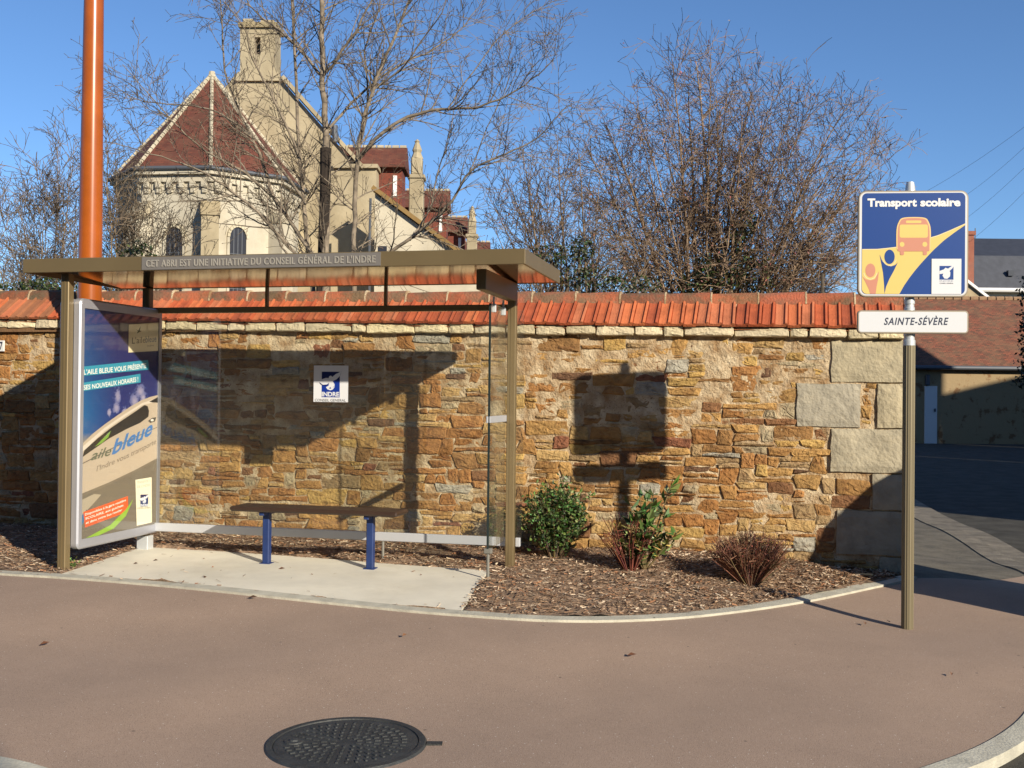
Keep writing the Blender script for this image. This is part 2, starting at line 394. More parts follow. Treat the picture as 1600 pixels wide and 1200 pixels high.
def loft(name, A, B, n, m, zf, mm, smooth=True):
    A = resample(A, n); B = resample(B, n); b = MB(); vs = []
    for j in range(m):
        for i in range(n):
            p = A[i].lerp(B[i], j/(m-1)); vs.append((p.x, p.y, zf(p.x, p.y)))
    b.add(vs, [(j*n+i, j*n+i+1, (j+1)*n+i+1, (j+1)*n+i) for j in range(m-1) for i in range(n-1)]); return b.build(name, mm, smooth=smooth)
kin2 = kin+[Vector((3.9,8.95,0)), Vector((4.6,9.5,0))]
o = loft('pavement', kout, kin2, 220, 40, lambda x, y: G(x, y), M['pink']); tag(o, None, None, kind='structure')
def strip(mb, pts, w0, w1, ztop, zbot, seg=None, colf=None):
    """kerb-like strip along pts, from offset w0 to w1 (left of travel)"""
    prev = None
    for i, p in enumerate(pts):
        d = (pts[min(i+1, len(pts)-1)]-pts[max(0, i-1)]).normalized(); nrm = Vector((-d.y, d.x, 0))
        a = p+nrm*w0; b = p+nrm*w1; cur = [(a.x,a.y,G(a.x,a.y)+zbot),(a.x,a.y,G(a.x,a.y)+ztop),(b.x,b.y,G(b.x,b.y)+ztop),(b.x,b.y,G(b.x,b.y)+zbot)]
        if prev:
            c = colf(i) if colf else None
            mb.add(prev+cur, [(0,4,5,1),(1,5,6,2),(2,6,7,3)], c)
        prev = cur
b = MB(); ks = resample(kin, 200)
strip(b, ks, -.02, .09, .016, -.1, colf=lambda i: (.9,.9,.9) if i % 20 == 0 else (1,1,1))
o = b.build('bed_kerb', M['kerb']); tag(o, None, None, kind='structure')
b = MB(); ks = resample(kout, 240)
strip(b, ks, -.10, .01, .006, -.12, colf=lambda i: (.7,.7,.7) if i % 16 == 0 else (1,1,1))
o = b.build('outer_kerb', M['kerb']); tag(o, None, None, kind='structure')
# side street footway + gutter pavers
gA = [Vector((4.45,8.9,0)),Vector((4.60,9.45,0)), Vector((5.05,11.8,0)), Vector((5.62,15.1,0)), Vector((6.6,20,0)), Vector((8,26,0))]
wB = [Vector((3.26,8.55,0)), Vector((3.3,8.95,0)), Vector((3.7,11,0)), Vector((4.3,14,0)), Vector((5.2,19,0)), Vector((6.5,26,0))]
o = loft('sidewalk', gA, wB, 40, 10, lambda x, y: G(x, y)-.006, M['grit']); tag(o, None, None, kind='structure')
b = MB(); gs = resample(gA, 90)
rr = random.Random(3)
strip(b, gs, -.22, .02, .004, -.08, colf=lambda i: (lambda v: (v,v,v))(rr.uniform(.7,1.15)))
strip(b, gs, -.46, -.225, .0, -.08, colf=lambda i: (lambda v: (v,v,v))(rr.uniform(.7,1.15)))
o = b.build('gutter', M['paver']); tag(o, None, None, kind='structure')

# concrete slab
sf = [onground(*p) for p in [(97,899),(250,911),(400,926),(550,942),(720,958)]]
sb = [onground(*p) for p in [(222,857),(330,863),(450,871),(600,883),(763,894)]]
for p in sf+sb: p.z = 0
slabpoly = [(p.x, p.y) for p in sf]+[(p.x, p.y) for p in sb[::-1]]
def inside(x, y, poly):
    c = False; j = len(poly)-1
    for i in range(len(poly)):
        xi, yi = poly[i]; xj, yj = poly[j]
        if (yi > y) != (yj > y) and x < (xj-xi)*(y-yi)/(yj-yi)+xi: c = not c
        j = i
    return c
b = MB(); n, m = 60, 16; A = resample(sf, n); B = resample(sb, n); vs = []
for j in range(m):
    for i in range(n):
        p = A[i].lerp(B[i], j/(m-1)); vs.append((p.x, p.y, G(p.x, p.y)+.014))
b.add(vs, [(j*n+i, j*n+i+1, (j+1)*n+i+1, (j+1)*n+i) for j in range(m-1) for i in range(n-1)])
rim = [i for i in range(n)]+[j*n+n-1 for j in range(1, m)]+[(m-1)*n+i for i in range(n-2, -1, -1)]+[j*n for j in range(m-2, 0, -1)]
rv = [vs[i] for i in rim]; rv2 = [(p[0], p[1], p[2]-.1) for p in rv]; k = len(rim)
b.add(rv+rv2, [(i, i+k, (i+1) % k+k, (i+1) % k) for i in range(k)])
o = b.build('concrete_slab', M['slab']); tag(o, None, None, kind='structure')

# mulch bed
def nz(x, y, s, seed=0): return noise.noise(Vector((x*s, y*s, seed)))
def bedz(x, y):
    if inside(x, y, slabpoly): return G(x, y)-.05
    return G(x, y)-.004+.028*(nz(x, y, 2.2, 3)+.6)+.016*nz(x, y, 9, 5)
kb = [p.copy() for p in kin]
wb = [WO+wd*s for s in (13, 9, 5, 2, 0)]
o = loft('planting_bed', [p+Vector((0,.085,0)) for p in kb], wb, 420, 90, bedz, M['mulch']); tag(o, None, None, kind='structure')
cols = [lin(c) for c in ((140,114,88),(122,94,70),(104,80,60),(160,138,112),(130,90,62),(92,70,54),(176,158,134),(120,100,82))]
b = MB(); KA = resample(kb, 300); KB = resample(wb, 300); cnt = 0
rg = random.Random(5)
while cnt < 36000:
    u = rg.random()*299; i = int(u); t = rg.random()
    p = KA[i].lerp(KA[i+1], u-i).lerp(KB[i].lerp(KB[i+1], u-i), t)
    if p.x < -6.5 or inside(p.x+rg.uniform(-.03,.03), p.y+rg.uniform(-.03,.03), slabpoly) and rg.random() > .004: continue
    dk = t*(KA[i]-KB[i]).length
    if dk < .115 and rg.random() > .02: continue
    L = rg.choice((.015,.02,.03,.04,.06))*rg.uniform(.6,1.3); wdt = rg.uniform(.004,.010)
    a = rg.uniform(0, math.pi); tl = rg.uniform(-.3,.3); d = Vector((math.cos(a), math.sin(a), tl))*L/2; q = Vector((-math.sin(a), math.cos(a), rg.uniform(-.6,.6)))*wdt/2
    z = (G(p.x, p.y)+.02 if inside(p.x, p.y, slabpoly) else bedz(p.x, p.y)+.006+abs(tl)*L/2+rg.random()*.008)
    c = Vector((p.x, p.y, z)); cl = rg.choice(cols); v = rg.uniform(.7,1.15)
    b.add([c-d-q, c+d-q, c+d+q, c-d+q+Vector((0,0,.002))], [(0,1,2,3)], tuple(x*v*k_ for x, k_ in zip(cl, (1.6,1.66,1.75)))); cnt += 1
o = b.build('wood_mulch', M['chip']); tag(o, 'shredded brown bark mulch spread over the planting bed below the wall', 'mulch', kind='stuff')

# ------------------------------------------------------------------ stone wall
WL = 12.4
def ctop(s): return 1.868+.0145*s        # underside of the limestone course
wall = thing('stone_wall', 'rubble wall of ochre stone with orange tile coping behind the bus shelter', 'wall', wp(6, 0, -.25))
qrect = [(0,.584,1.508,1.860),(.343,.86,1.132,1.504),(0,.215,1.132,1.504),(0,.584,.760,1.128),(0,.25,.452,.756),(0,.535,.078,.448),(0,.19,-.2,.074)]
rs = random.Random(11)
def rough_block(mb, s0, s1, z0, z1, d0, col, rg, jit=.013, rn=.005, back=-.05, npts=3, round_=.25):
    w, h = s1-s0, z1-z0; cs, cz = (s0+s1)/2, (z0+z1)/2
    j = lambda k=1: rg.uniform(-jit, jit)*k
    sk1, sk2 = (rg.uniform(-.35,.35)*min(h, .06), rg.uniform(-.35,.35)*min(h, .06)) if jit > .01 else (0, 0)
    cr = [(s0+j(.6)+sk1, z0+j(.8)), (s1+j(.6)+sk2, z0+j(.8)), (s1+j(.6)-sk2, z1+j(.8)), (s0+j(.6)-sk1, z1+j(.8))]
    pts = []
    for k in range(4):
        a, c = cr[k], cr[(k+1)%4]
        r_ = min(.014, .2*min(w,h))*rg.uniform(.2,1.3)
        Ld = math.hypot(c[0]-a[0], c[1]-a[1]); f = r_/max(Ld, 1e-6)
        m_ = max(1, int(Ld/.06))
        for q in range(m_+1):
            t = f+(1-2*f)*q/m_
            pts.append((a[0]+(c[0]-a[0])*t+j(.5), a[1]+(c[1]-a[1])*t+j(.5)))
    n = len(pts)
    rings = [(1.0, back), (1.0, d0*.7), (.93, d0*.97), (.62, d0+.003), (.28, d0+.004)]
    vs = []; tx, tz = rg.uniform(-.05,.05), rg.uniform(-.08,.08)
    sx = max(.0, 1-.008/w)
    for k, (sc, dp) in enumerate(rings):
        for (x, z) in pts:
            if k >= 2:
                ins = min(.007, .15*min(w,h)) if k == 2 else None
                if ins is not None: xx = cs+(x-cs)*(1-2*ins/w); zz = cz+(z-cz)*(1-2*ins/h)
                else: xx, zz = cs+(x-cs)*sc, cz+(z-cz)*sc
                dd = dp+(xx-cs)*tx+(zz-cz)*tz+rg.uniform(-rn, rn)
            else: xx, zz, dd = x, z, dp
            vs.append(wp(xx, zz, dd))
    vs.append(wp(cs, cz, d0+.005+rg.uniform(-rn, rn)))
    fs = []
    for k in range(len(rings)-1):
        for i in range(n):
            i2 = (i+1)%n; fs.append((k*n+i, (k+1)*n+i, (k+1)*n+i2, k*n+i2))
    k = (len(rings)-1)*n
    for i in range(n): fs.append((k+i, len(vs)-1, k+(i+1)%n))
    mb.add(vs, fs, col)
scol = [((176,134,76),6),((164,120,66),6),((184,148,92),5),((152,110,62),4),((166,116,64),3),((134,92,56),2),((134,84,56),1.0),((172,152,116),3),((164,154,132),1.2),((188,150,84),3),((112,80,54),.8),((160,130,88),3)]
stones = MB(); cell = .02; NC = int(WL/cell); sk = [-.2+rs.uniform(0,.05)]*NC
sk = [-.25+.04*math.sin(i*.11) for i in range(NC)]
done = [False]*NC
guard = 0
while guard < 6000:
    guard += 1
    act = [i for i in range(NC) if not done[i]]
    if not act: break
    i0 = min(act, key=lambda i: sk[i]+.0001*i)
    z = sk[i0]; a = i0
    while a > 0 and not done[a-1] and abs(sk[a-1]-z) < .013: a -= 1
    e = i0
    while e < NC-1 and not done[e+1] and abs(sk[e+1]-z) < .013: e += 1
    run = e-a+1
    s_mid = (a+e)/2*cell
    wreq = int(rs.choice((.11,.14,.16,.2,.24,.28,.34,.40))*rs.uniform(.8,1.2)/cell)
    if run <= wreq+4: w_ = run
    else:
        w_ = wreq
    h_ = rs.choice((.035,.045,.05,.06,.07,.08,.095,.115,.14))*rs.uniform(.9,1.1)
    if w_*cell < .12: h_ = min(h_, w_*cell*1.1)
    if w_*cell < .05: h_ = rs.uniform(.03,.06)
    nb = [sk[k] for k in (a-1, a+w_) if 0 <= k < NC and not done[k] and sk[k] > z]
    for q in nb:
        if abs(q-(z+h_)) < .028 and q-z > .035: h_ = q-z
    z0 = z; z1 = z+h_; top = ctop((a+w_/2)*cell)
    fin = False
    if z1 > top-.045: z1 = top+.01; fin = True
    for k in range(a, a+w_):
        sk[k] = z1
        if fin: done[k] = True
    s0, s1 = a*cell, (a+w_)*cell
    for (qa, qb, qz0, qz1) in qrect:
        if s0 < qb-.01 and s1 > qa+.01 and z1 > qz0+.015 and z0 < qz1-.015:
            if s1 > qb+.05: s0 = max(s0, qb)
            elif s0 < qa-.05: s1 = min(s1, qa)
            else: s0 = s1
    if s1-s0 < .04 or z1-z0 < .018: continue
    g = rs.uniform(.002,.008)
    up = max(0, min(1, (z0-1.0)/.6))*(1 if s_mid < 4 else .5)
    if rs.random() < .05+.08*up: continue                       # left to mortar / small infill
    tot = sum(c[1] for c in scol); r_ = rs.random()*tot
    for c, wgt in scol:
        r_ -= wgt
        if r_ <= 0: break
    if nz((s0+s1)/2, z0, .9, 9) > .25 and rs.random() < .4: c = (158,108,56)
    v = rs.uniform(.8,1.12); col = tuple(x*v*k_ for x, k_ in zip(lin(c), (1.08,1.14,1.24)))
    rough_block(stones, s0+g, s1-g, z0+g, z1-g, rs.uniform(.005,.024)-.004*up, col, rs)
stones.build('stonework', M['stone'], wall)
# mortar sheet
b = MB(); ns, nzv = 520, 84; vs = []
for j in range(nzv):
    for i in range(ns):
        s = WL*i/(ns-1); z = -.3+(ctop(s)+.05+.3)*j/(nzv-1)
        up = max(0, min(1, (z-.95)/.5))*max(.25, min(1, 1.5-s/5))
        d = .004+.012*nz(s, z, 3, 1)+.008*nz(s, z, 11, 2)+.006*nz(s, z, 31, 4)+.004*up+.010*up*max(0, nz(s, z, 1.7, 8))
        if i == 0: d = -.1
        vs.append(wp(s, z, d))
b.add(vs, [(j*ns+i, j*ns+i+1, (j+1)*ns+i+1, (j+1)*ns+i) for j in range(nzv-1) for i in range(ns-1)])
b.box(wp(0,0), wd, wn_, Z_, .012, WL, -.5, -.06, -.3, 1.86)
b.build('mortar', M['mortar'], wall)
b = MB(); rq = random.Random(4)
qc = [(.98,.96,.90),(.84,.86,.92),(.98,.95,.88),(.92,.92,.92),(.82,.82,.84),(.78,.79,.82),(.72,.72,.74)]
for (qa, qb, z0, z1), c in zip(qrect, qc):
    n1 = max(2, int((qb-qa)/.05)); n2 = max(2, int((z1-z0)/.05))
    rough = c[2] == .86 and qa > .3
    vs = []
    for j in range(n2+3):
        for i in range(n1+3):
            ii = min(max(i-1, 0), n1); jj = min(max(j-1, 0), n2)
            s = qa+.005+(qb-qa-.010)*ii/n1; z = z0+.005+(z1-z0-.010)*jj/n2
            ed = i in (0, n1+2) or j in (0, n2+2)
            bd = ii in (0, n1) or jj in (0, n2)
            wob = 0 if ii == 0 and qa == 0 else 1
            s += wob*.012*nz(s, z, 9, c[0]*7)*(1 if bd else 0); z += .009*nz(s, z, 9, c[1]*9)*(1 if bd else 0)
            d = -.06 if ed else (.024 if bd else .032+.007*nz(s, z, 6, c[0]*5)+.004*nz(s, z, 17, 3)*(4 if rough else 1))
            if ii == 0 and qa == 0 and not ed: s = .0
            vs.append(wp(s, z, d))
    NX = n1+3
    b.add(vs, [(j*NX+i, j*NX+i+1, (j+1)*NX+i+1, (j+1)*NX+i) for j in range(n2+2) for i in range(n1+2)], c)
for z0, z1 in ((-.3,.074),(.078,.448),(.452,.756),(.76,1.128),(1.132,1.504),(1.508,1.86)):
    b.box(wp(0,0), wd, wn_, Z_, -.004, .05, -.5, -.0, z0, z1, (.9,.9,.85))
b.build('quoins', M['quoin'], wall)
# limestone course
b = MB(); s = 0.0; rc = random.Random(8)
while s < WL:
    L = rc.uniform(.14,.46); s1 = min(WL, s+L); z = ctop((s+s1)/2)
    br = rc.uniform(.8,1.1); col = (br, br*.97, br*rc.uniform(.84,.95))
    rough_block(b, s+.004, s1-.004, z+rc.uniform(-.003,.006), z+.090+rc.uniform(-.004,.004), .082+rc.uniform(-.012,.006), col, rc, jit=.006, rn=.004)
    s = s1
b.build('limestone_course', mat('course_limestone', lin((206,194,164)), .93, attr=True, amt=.15, scale=9, bump=.6, bscale=40), wall)
# coping tiles
b = MB(); s = -.03; rt = random.Random(6)
pitch = .108
while s < WL:
    c0 = ctop(s); L = pitch
    mossy = max(0, (s-7.2)/2)
    base = rt.choice([(186,92,58),(180,84,52),(192,100,64),(168,78,50),(188,104,74)])
    if rt.random() < min(.5, mossy): base = (150,92,66)
    v = rt.uniform(.85,1.12); col = tuple(x*v*k_ for x, k_ in zip(lin(base), (1.0,1.12,.95)))
    n0, z0 = .108+rt.uniform(-.006,.008), c0+.098+rt.uniform(-.004,.005)
    n1, z1 = -.19, c0+.325
    sk_ = rt.uniform(-.006,.006)
    dn = Vector((z1-z0, -(n1-n0))).normalized()   # outward normal in (n,z): up & forward
    prof = [(0.0,-.004),(.003,.020),(.020,.024),(.030,.010),(.052,.006),(.080,.008),(.100,.012),(.1075,.006),(.1075,-.004)]
    vs = []
    for (nn, zz, off, sks) in ((n0, z0, 0, 0), (n1, z1, -.006, sk_-.012)):
        for (u, hgt) in prof: vs.append(wp(s+u+sks, zz+dn[1]*(hgt+off), nn+dn[0]*(hgt+off)))
    k = len(prof)
    for (u, hgt) in prof: vs.append(wp(s+u, z0-.016*dn[1]+min(hgt,.004)*.0, n0-.016*dn[0]))
    fs = [(i, i+1, k+i+1, k+i) for i in range(k-1)]+[(i, 2*k+i, 2*k+i+1, i+1) for i in range(k-1)]
    b.add(vs, fs, col); s += pitch
b.box(wp(0,0), wd, wn_, Z_, 0, WL, -.47, .055, 1.95, 2.0, lin((120,90,60)))
vs = [wp(0, ctop(0)+.06, .078), wp(0, ctop(0)+.295, -.20), wp(0, ctop(0)+.295, -.30), wp(0, ctop(0)+.09, -.60), wp(0, ctop(0)+.06, -.60)]
b.prism(vs, wd*WL+Z_*(.0145*WL), lin((150,96,62)))
b.build('roof_tiles', M['tile'], wall)
b = MB(); s = -.02
while s < WL:
    L = .40; z = ctop(s)+rt.uniform(-.004,.006); v = rt.uniform(.85,1.15)
    col = (v, v*rt.uniform(.9,1.05), v*.95) if s < 6.9 or rt.random() < .2 else (v*.62, v*.72, v*.7)
    prof = [(-.150,.292),(-.160,.335),(-.175,.378),(-.210,.402),(-.265,.404),(-.305,.380),(-.335,.318),(-.36,.25)]
    k = len(prof); e = .006
    vs = [wp(s+e, z+h_+.004, n_) for n_, h_ in prof]+[wp(s+L-e, z+h_-.004, n_) for n_, h_ in prof]
    b.add(vs, [(i, i+1, k+i+1, k+i) for i in range(k-1)]+[tuple(range(k)), tuple(range(2*k-1, k-1, -1))], col)
    # mortar joint collar
    pj = [(n_*1.0+(.004 if n_ > -.23 else -.004), h_+.006) for n_, h_ in prof]
    vs = [wp(s-.007, z+h_, n_) for n_, h_ in pj]+[wp(s+.007, z+h_, n_) for n_, h_ in pj]
    b.add(vs, [(i, i+1, k+i+1, k+i) for i in range(k-1)]+[tuple(range(k)), tuple(range(2*k-1, k-1, -1))], None, 1)
    s += L
# bedding mortar under the ridge
vs = [wp(0, ctop(0)+.27, -.13), wp(0, ctop(0)+.300, -.155), wp(0, ctop(0)+.285, -.35), wp(0, ctop(0)+.24, -.36)]
b.prism(vs, wd*WL+Z_*(.0145*WL), None, 1)
b.build('ridge_tiles', [M['ridge'], M['mortar']], wall)
def wall_s(px):
    r = ray(px, 600); x = WC*r[0]/(r[1]-WM*r[0]); return (WO.x-x)/-wd.x
# little number plate on the wall
sx = wall_s(0)
pl = thing('number_plate', 'small white house number plate reading 7 on the stone wall', 'number plate', wp(sx, 1.85, .05))
b = MB(); cz = CH+(608-541)/F*10.75
b.box(wp(sx, cz), wd, wn_, Z_, -.075, .10, .03, .045, -.055, .055, bev=.004)
b.build('plate', M['white'], pl)
b = MB(); P2 = Plane2(b, lambda x, y: wp(sx-x, cz+y, .045), wn_)
P2.text('7', (.025,-.035), (.06,-.035), .075, lin((20,30,60)), .002, .02, up=(0,1))
b.build('digit', M['print'], pl)

# ------------------------------------------------------------------ bus shelter
TH = .2295
e1 = Vector((math.cos(TH), -math.sin(TH), 0)); e2 = Vector((math.sin(TH), math.cos(TH), 0))
SO = Vector((.0061, 8.555, 0))
def sp(u, v, z): return SO+e1*u+e2*v+Z_*z
sh = thing('bus_shelter', 'bronze metal and glass bus shelter with lit poster case at its left end', 'bus shelter', sp(-1.6, -.5, 0))
sh['label'] = 'bronze metal and glass bus shelter in front of the stone wall'
def sbox(mb, u0, u1, v0, v1, z0, z1, **k): mb.box(SO, e1, e2, Z_, u0, u1, v0, v1, z0, z1, **k)
uL, uR, vF, vB, hU, hT = 3.538, .370, -1.266, .02, 2.265, .094
b = MB()
sbox(b, -uL, uR, vF, vF+.02, hU, hU+hT+.012, bev=.003); sbox(b, -uL, uR, vB-.02, vB, hU, hU+hT+.012, bev=.003)
sbox(b, -uL, -uL+.02, vF+.02, vB-.02, hU, hU+hT+.012, bev=.003); sbox(b, uR-.02, uR, vF+.02, vB-.02, hU, hU+hT+.012, bev=.003)
sbox(b, -uL+.02, uR-.02, vF+.02, vB-.02, hU+.06, hU+hT)
rf = b.build('roof', M['bronze'], sh)
b = MB(); q4 = [(-uL+.021, vF+.021, hU+.052), (uR-.021, vF+.021, hU+.052), (uR-.021, vB-.021, hU+.004), (-uL+.021, vB-.021, hU+.004)]
b.add([sp(*q) for q in q4]+[sp(q[0], q[1], hU+.0555+.0) for q in q4], [(3,2,1,0),(4,5,6,7),(0,1,5,4),(1,2,6,5),(2,3,7,6),(3,0,4,7)]); b.build('underside', M['under'], rf)
# lettering strip on the fascia; picture x along the front edge
fpt = lambda px: (lambda r: (lambda t: ((Vector((r[0]*t, r[1]*t, 0))-SO).dot(e1)))(((SO+e2*vF).dot(e2))/(r[0]*e2.x+r[1]*e2.y)))(ray(px, 405))
ua, ub_ = fpt(222), fpt(595)
b = MB(); sbox(b, ua, ub_, vF-.004, vF+.001, hU+.006, hU+hT+.006)
st = b.build('lettering_strip', M['grey_strip'], sh)
b = MB(); vs, fs, w = text_poly("CET ABRI EST UNE INITIATIVE DU CONSEIL GÉNÉRAL DE L'INDRE", .012, 0, 1.12)
t0, t1 = fpt(229), fpt(587); kx = (t1-t0)/w; kz = .050/.7
fr_ = [sp(t0+x*kx, vF-.009, hU+.028+y*kz) for x, y in vs]; bk = [sp(t0+x*kx, vF-.003, hU+.028+y*kz) for x, y in vs]
b.add(fr_, fs); n = len(vs)
edges = {}
for f in fs:
    for i in range(len(f)):
        e = (f[i], f[(i+1)%len(f)]); edges[e] = 1
b.add(fr_+bk, [(a, a+n, c+n, c) for (a, c) in edges if (c, a) not in edges])
b.build('lettering', M['relief'], st)
# posts and beams
def post(u, v, z0, z1, wu=.068, wv=.068):
    b = MB(); sbox(b, u-wu/2, u+wu/2, v-wv/2, v+wv/2, z0, z1, bev=.005)
    sbox(b, u-.006, u+.006, v-wv/2-.0035, v-wv/2+.002, z0+.02, z1-.02)
    return b.build('post', M['bronze'], sh)
post(0, -.034, -.1, hU+.002); post(-3.243, -.034, -.1, hU+.002); post(-3.243, -1.134, -.1, hU+.002)
for u, v1 in ((0, -.07),):
    b = MB(); sbox(b, u-.036, u+.036, (-1.02 if u == 0 else -1.098), v1, hU-.145, hU+.001, bev=.004)
    b.build('beam', M['bronze'], sh)
# rear frame
zt, zb = 2.07, .208
b = MB(); sbox(b, -3.205, -.036, -.02, .02, zt-.02, zt+.03, bev=.004); b.build('top_rail', M['bronze'], sh)
b = MB(); sbox(b, -3.205, -.036, -.02, .02, zb-.04, zb+.032, bev=.005); sbox(b, .036, .075, -.02, .02, zb-.04, zb+.032, bev=.005)
b.build('bottom_rail', M['lightrail'], sh)
for u in (-2.14, -1.08):
    b = MB(); sbox(b, u-.012, u+.012, -.014, .014, zt+.031, hU+.001); b.build('hanger', M['bronze'], sh)
for (u0, u1) in ((-3.2, -2.146), (-2.138, -1.084), (-1.076, -.04), (.037, .088)):
    b = MB(); sbox(b, u0, u1, -.004, .004, zb+.033, zt-.021); g_ = b.build('glass_pane', M['glass'], sh)
b = MB(); sbox(b, -.046, -.038, -.585, -.07, .22, 2.06); b.build('side_glass', M['glass'], sh)
b = MB(); sbox(b, -.050, -.034, -.593, -.586, .22, 2.06); b.build('glass_edge', mat('glass_edge', (.02,.03,.03), .3), sh)
b = MB(); sbox(b, -.062, -.0465, -.60, -.07, 1.165, 1.215, bev=.003); sbox(b, -.0375, -.030, -.60, -.07, 1.165, 1.215, bev=.002); b.build('side_bar', M['lightrail'], sh)
for v in (-.48, -.17):
    b = MB(); sbox(b, -.06, -.024, v-.015, v+.015, 2.0, 2.065, bev=.004); sbox(b, -.048, -.036, v-.008, v+.008, 2.06, 2.12); b.build('clip', M['galv'], sh)
for (u, v) in ((-.042, -.575), (-1.08, 0), (-2.14, 0)):
    p = sp(u, v, 0); b = MB(); b.tube([p+Z_*-.1, p+Z_*(.215 if v < -.1 else zb-.04)], .012, 10)
    if v < -.1: sbox(b, u-.03, u+.03, v-.02, v+.03, .19, .23, bev=.005)
    b.build('foot', mat('foot_steel', lin((128,126,118)), .5, metal=.3), sh)
b = MB(); sbox(b, -3.295, -3.19, -.075, .02, .0, .13, bev=.004); b.build('post_sleeve', M['galv'], sh)
# sticker on glass (faces +(-e2))
s_l = fpt  # reuse solver at v = 0
def uat(px, v=0.0):
    r = ray(px, 600); t = ((SO+e2*v).dot(e2))/(r[0]*e2.x+r[1]*e2.y); return (Vector((r[0]*t, r[1]*t, 0))-SO).dot(e1)
def logo(P, x0, y0, sc, lay, blue, withbg=True):
    """INDRE emblem: coordinates of the 535x575 sticker, origin top-left"""
    q = lambda pts: [(x0+(x-510)*sc, y0+(y-305)*sc) for x, y in pts]
    W_ = lin((212,214,218)); NB = lin((14,22,80))
    P.poly(q([(635,395),(915,395),(915,765),(635,765)]), blue, lay)
    P.poly(q([(635,395),(915,395),(915,520),(635,520)]), NB, lay+.0003)
    sh_ = [(596,548),(620,570),(660,588),(715,582),(748,556),(741,600),(700,620),(706,650),(745,668),(775,672),(812,656),(835,620),(838,560),(815,528),(868,505),(918,455),(940,400),(946,352),(925,395),(895,412),(862,420),(822,448),(795,470),(772,452),(752,462),(742,486),(700,486),(655,505),(625,520)]
    # fan around the body so the concave outline stays clean
    P.tris(q([(598,545),(625,510),(700,484),(745,488),(800,470),(810,530),(755,556),(715,580),(655,585)]), [(0,1,8),(1,2,8),(2,7,8),(2,3,7),(3,6,7),(3,4,6),(4,5,6)], W_, lay+.0006)
    P.poly(q([(742,490),(750,462),(772,450),(795,462),(806,500)]), W_, lay+.0007)
    P.tris(q([(798,472),(850,428),(895,410),(930,385),(946,350),(935,405),(918,452),(868,503),(808,530)]), [(0,1,8),(1,7,8),(1,2,7),(2,6,7),(2,3,6),(3,5,6),(3,4,5)], W_, lay+.0006)
    P.poly(q([(755,540),(800,525),(838,575),(832,625),(805,655),(770,664),(725,650),(702,618),(742,598)]), W_, lay+.0008)
    P.tris(q([(596,548),(655,585),(715,582),(750,556),(748,566),(715,594),(655,598),(612,575)]), [(0,1,7),(1,6,7),(1,2,6),(2,5,6),(2,3,5),(3,4,5)], NB, lay+.0009)
    P.poly(q([(918,455),(948,352),(926,440)]), NB, lay+.0009)
    for k in range(5): P.ell(x0+(822+8*math.sin(k)-510)*sc, y0+(540+k*22-305)*sc, 5*sc, 5*sc, blue, lay+.0012, 8)
    P.poly(q([(752,640),(768,612),(786,640)]), blue, lay+.0012)
    P.text('INDRE', (x0+(640-510)*sc, y0+(750-305)*sc), (x0+(908-510)*sc, y0+(750-305)*sc), 62*sc, W_, lay+.0012, .035)
    P.text('CONSEIL GENERAL', (x0+(532-510)*sc, y0+(826-305)*sc), (x0+(1012-510)*sc, y0+(826-305)*sc), 38*sc, lin((50,50,60)), lay+.0008, .0)
u0 = uat(490.5); u1 = uat(544.5); ww = u1-u0
Yc_ = sp((u0+u1)/2, 0, 0).y; ztop = CH+(612.8-570.5)/F*Yc_; hh = 57/F*Yc_
b = MB(); P = Plane2(b, lambda x, y: sp(u0+x, -.0045, ztop-y), -e2)
sc = ww/535
P.poly([(0,0),(ww,0),(ww,hh),(0,hh)], lin((214,215,218)), .001)
logo(P, 0, 0, sc, .0014, lin((24,52,140)))
for p in b.build('sticker', M['print'], sh).data.polygons: pass

# ---- poster cases
PV0, PV1, PZ0, PZ1 = -1.100, .055, .155, 2.087
def case(uin, uout, name):
    case_o = None
    s_ = 1 if uout > uin else -1
    b = MB()
    ul, uh = min(uin, uout), max(uin, uout)
    r_ = .05
    # rounded outline in (v,z), extruded in u
    def outline(v0, v1, z0, z1, r_):
        pts = []
        for (cv, cz, a) in ((v1-r_, z1-r_, 0), (v0+r_, z1-r_, 90), (v0+r_, z0+r_, 180), (v1-r_, z0+r_, 270)):
            for k in range(6): t = R(a+18*k); pts.append((cv+r_*math.cos(t), cz+r_*math.sin(t)))
        return pts
    out = outline(PV0, PV1, PZ0, PZ1, .045); fwv, fwz = .052, .075
    inn = outline(PV0+fwv, PV1-fwv, PZ0+fwz, PZ1-fwz, .004)
    n = len(out); ch = .012
    o2 = outline(PV0+ch, PV1-ch, PZ0+ch, PZ1-ch, .036)
    ring = []
    for u, pl_ in ((uin, out), (uout-s_*ch, out), (uout, o2), (uout, inn), (uout-s_*.012, inn)):
        ring.append([sp(u, v, z) for v, z in pl_])
    vs = sum(ring, []); fs = []
    for k in range(4):
        for i in range(n): i2 = (i+1)%n; fs.append((k*n+i, k*n+i2, (k+1)*n+i2, (k+1)*n+i))
    fs.append(tuple(range(n)))
    b.add(vs, fs)
    return b, uout-s_*.011, (PV0+fwv, PV1-fwv, PZ0+fwz, PZ1-fwz)
b, uf, (v0, v1, z0, z1) = case(-3.208, -3.150, 'poster_case')
pc = b.build('poster_case', M['silver'], sh)
b2, _, _ = case(-3.278, -3.336, 'poster_case'); pc2 = b2.build('poster_case', M['silver'], sh)
b = MB()
b.mi = 1
def pmap(x, y):
    q = (x-70)/357.; yt = 50+50*q; yb = 1140-55*q
    zL, zR = 1.0, 1.107; s_ = q*zR/((1-q)*zL+q*zR)
    t = (yb-y)/(yb-yt)
    return sp(uf+.001, v0+(v1-v0)*s_, z0+(z1-z0)*t)
P = Plane2(b, pmap, e1, mi=0)
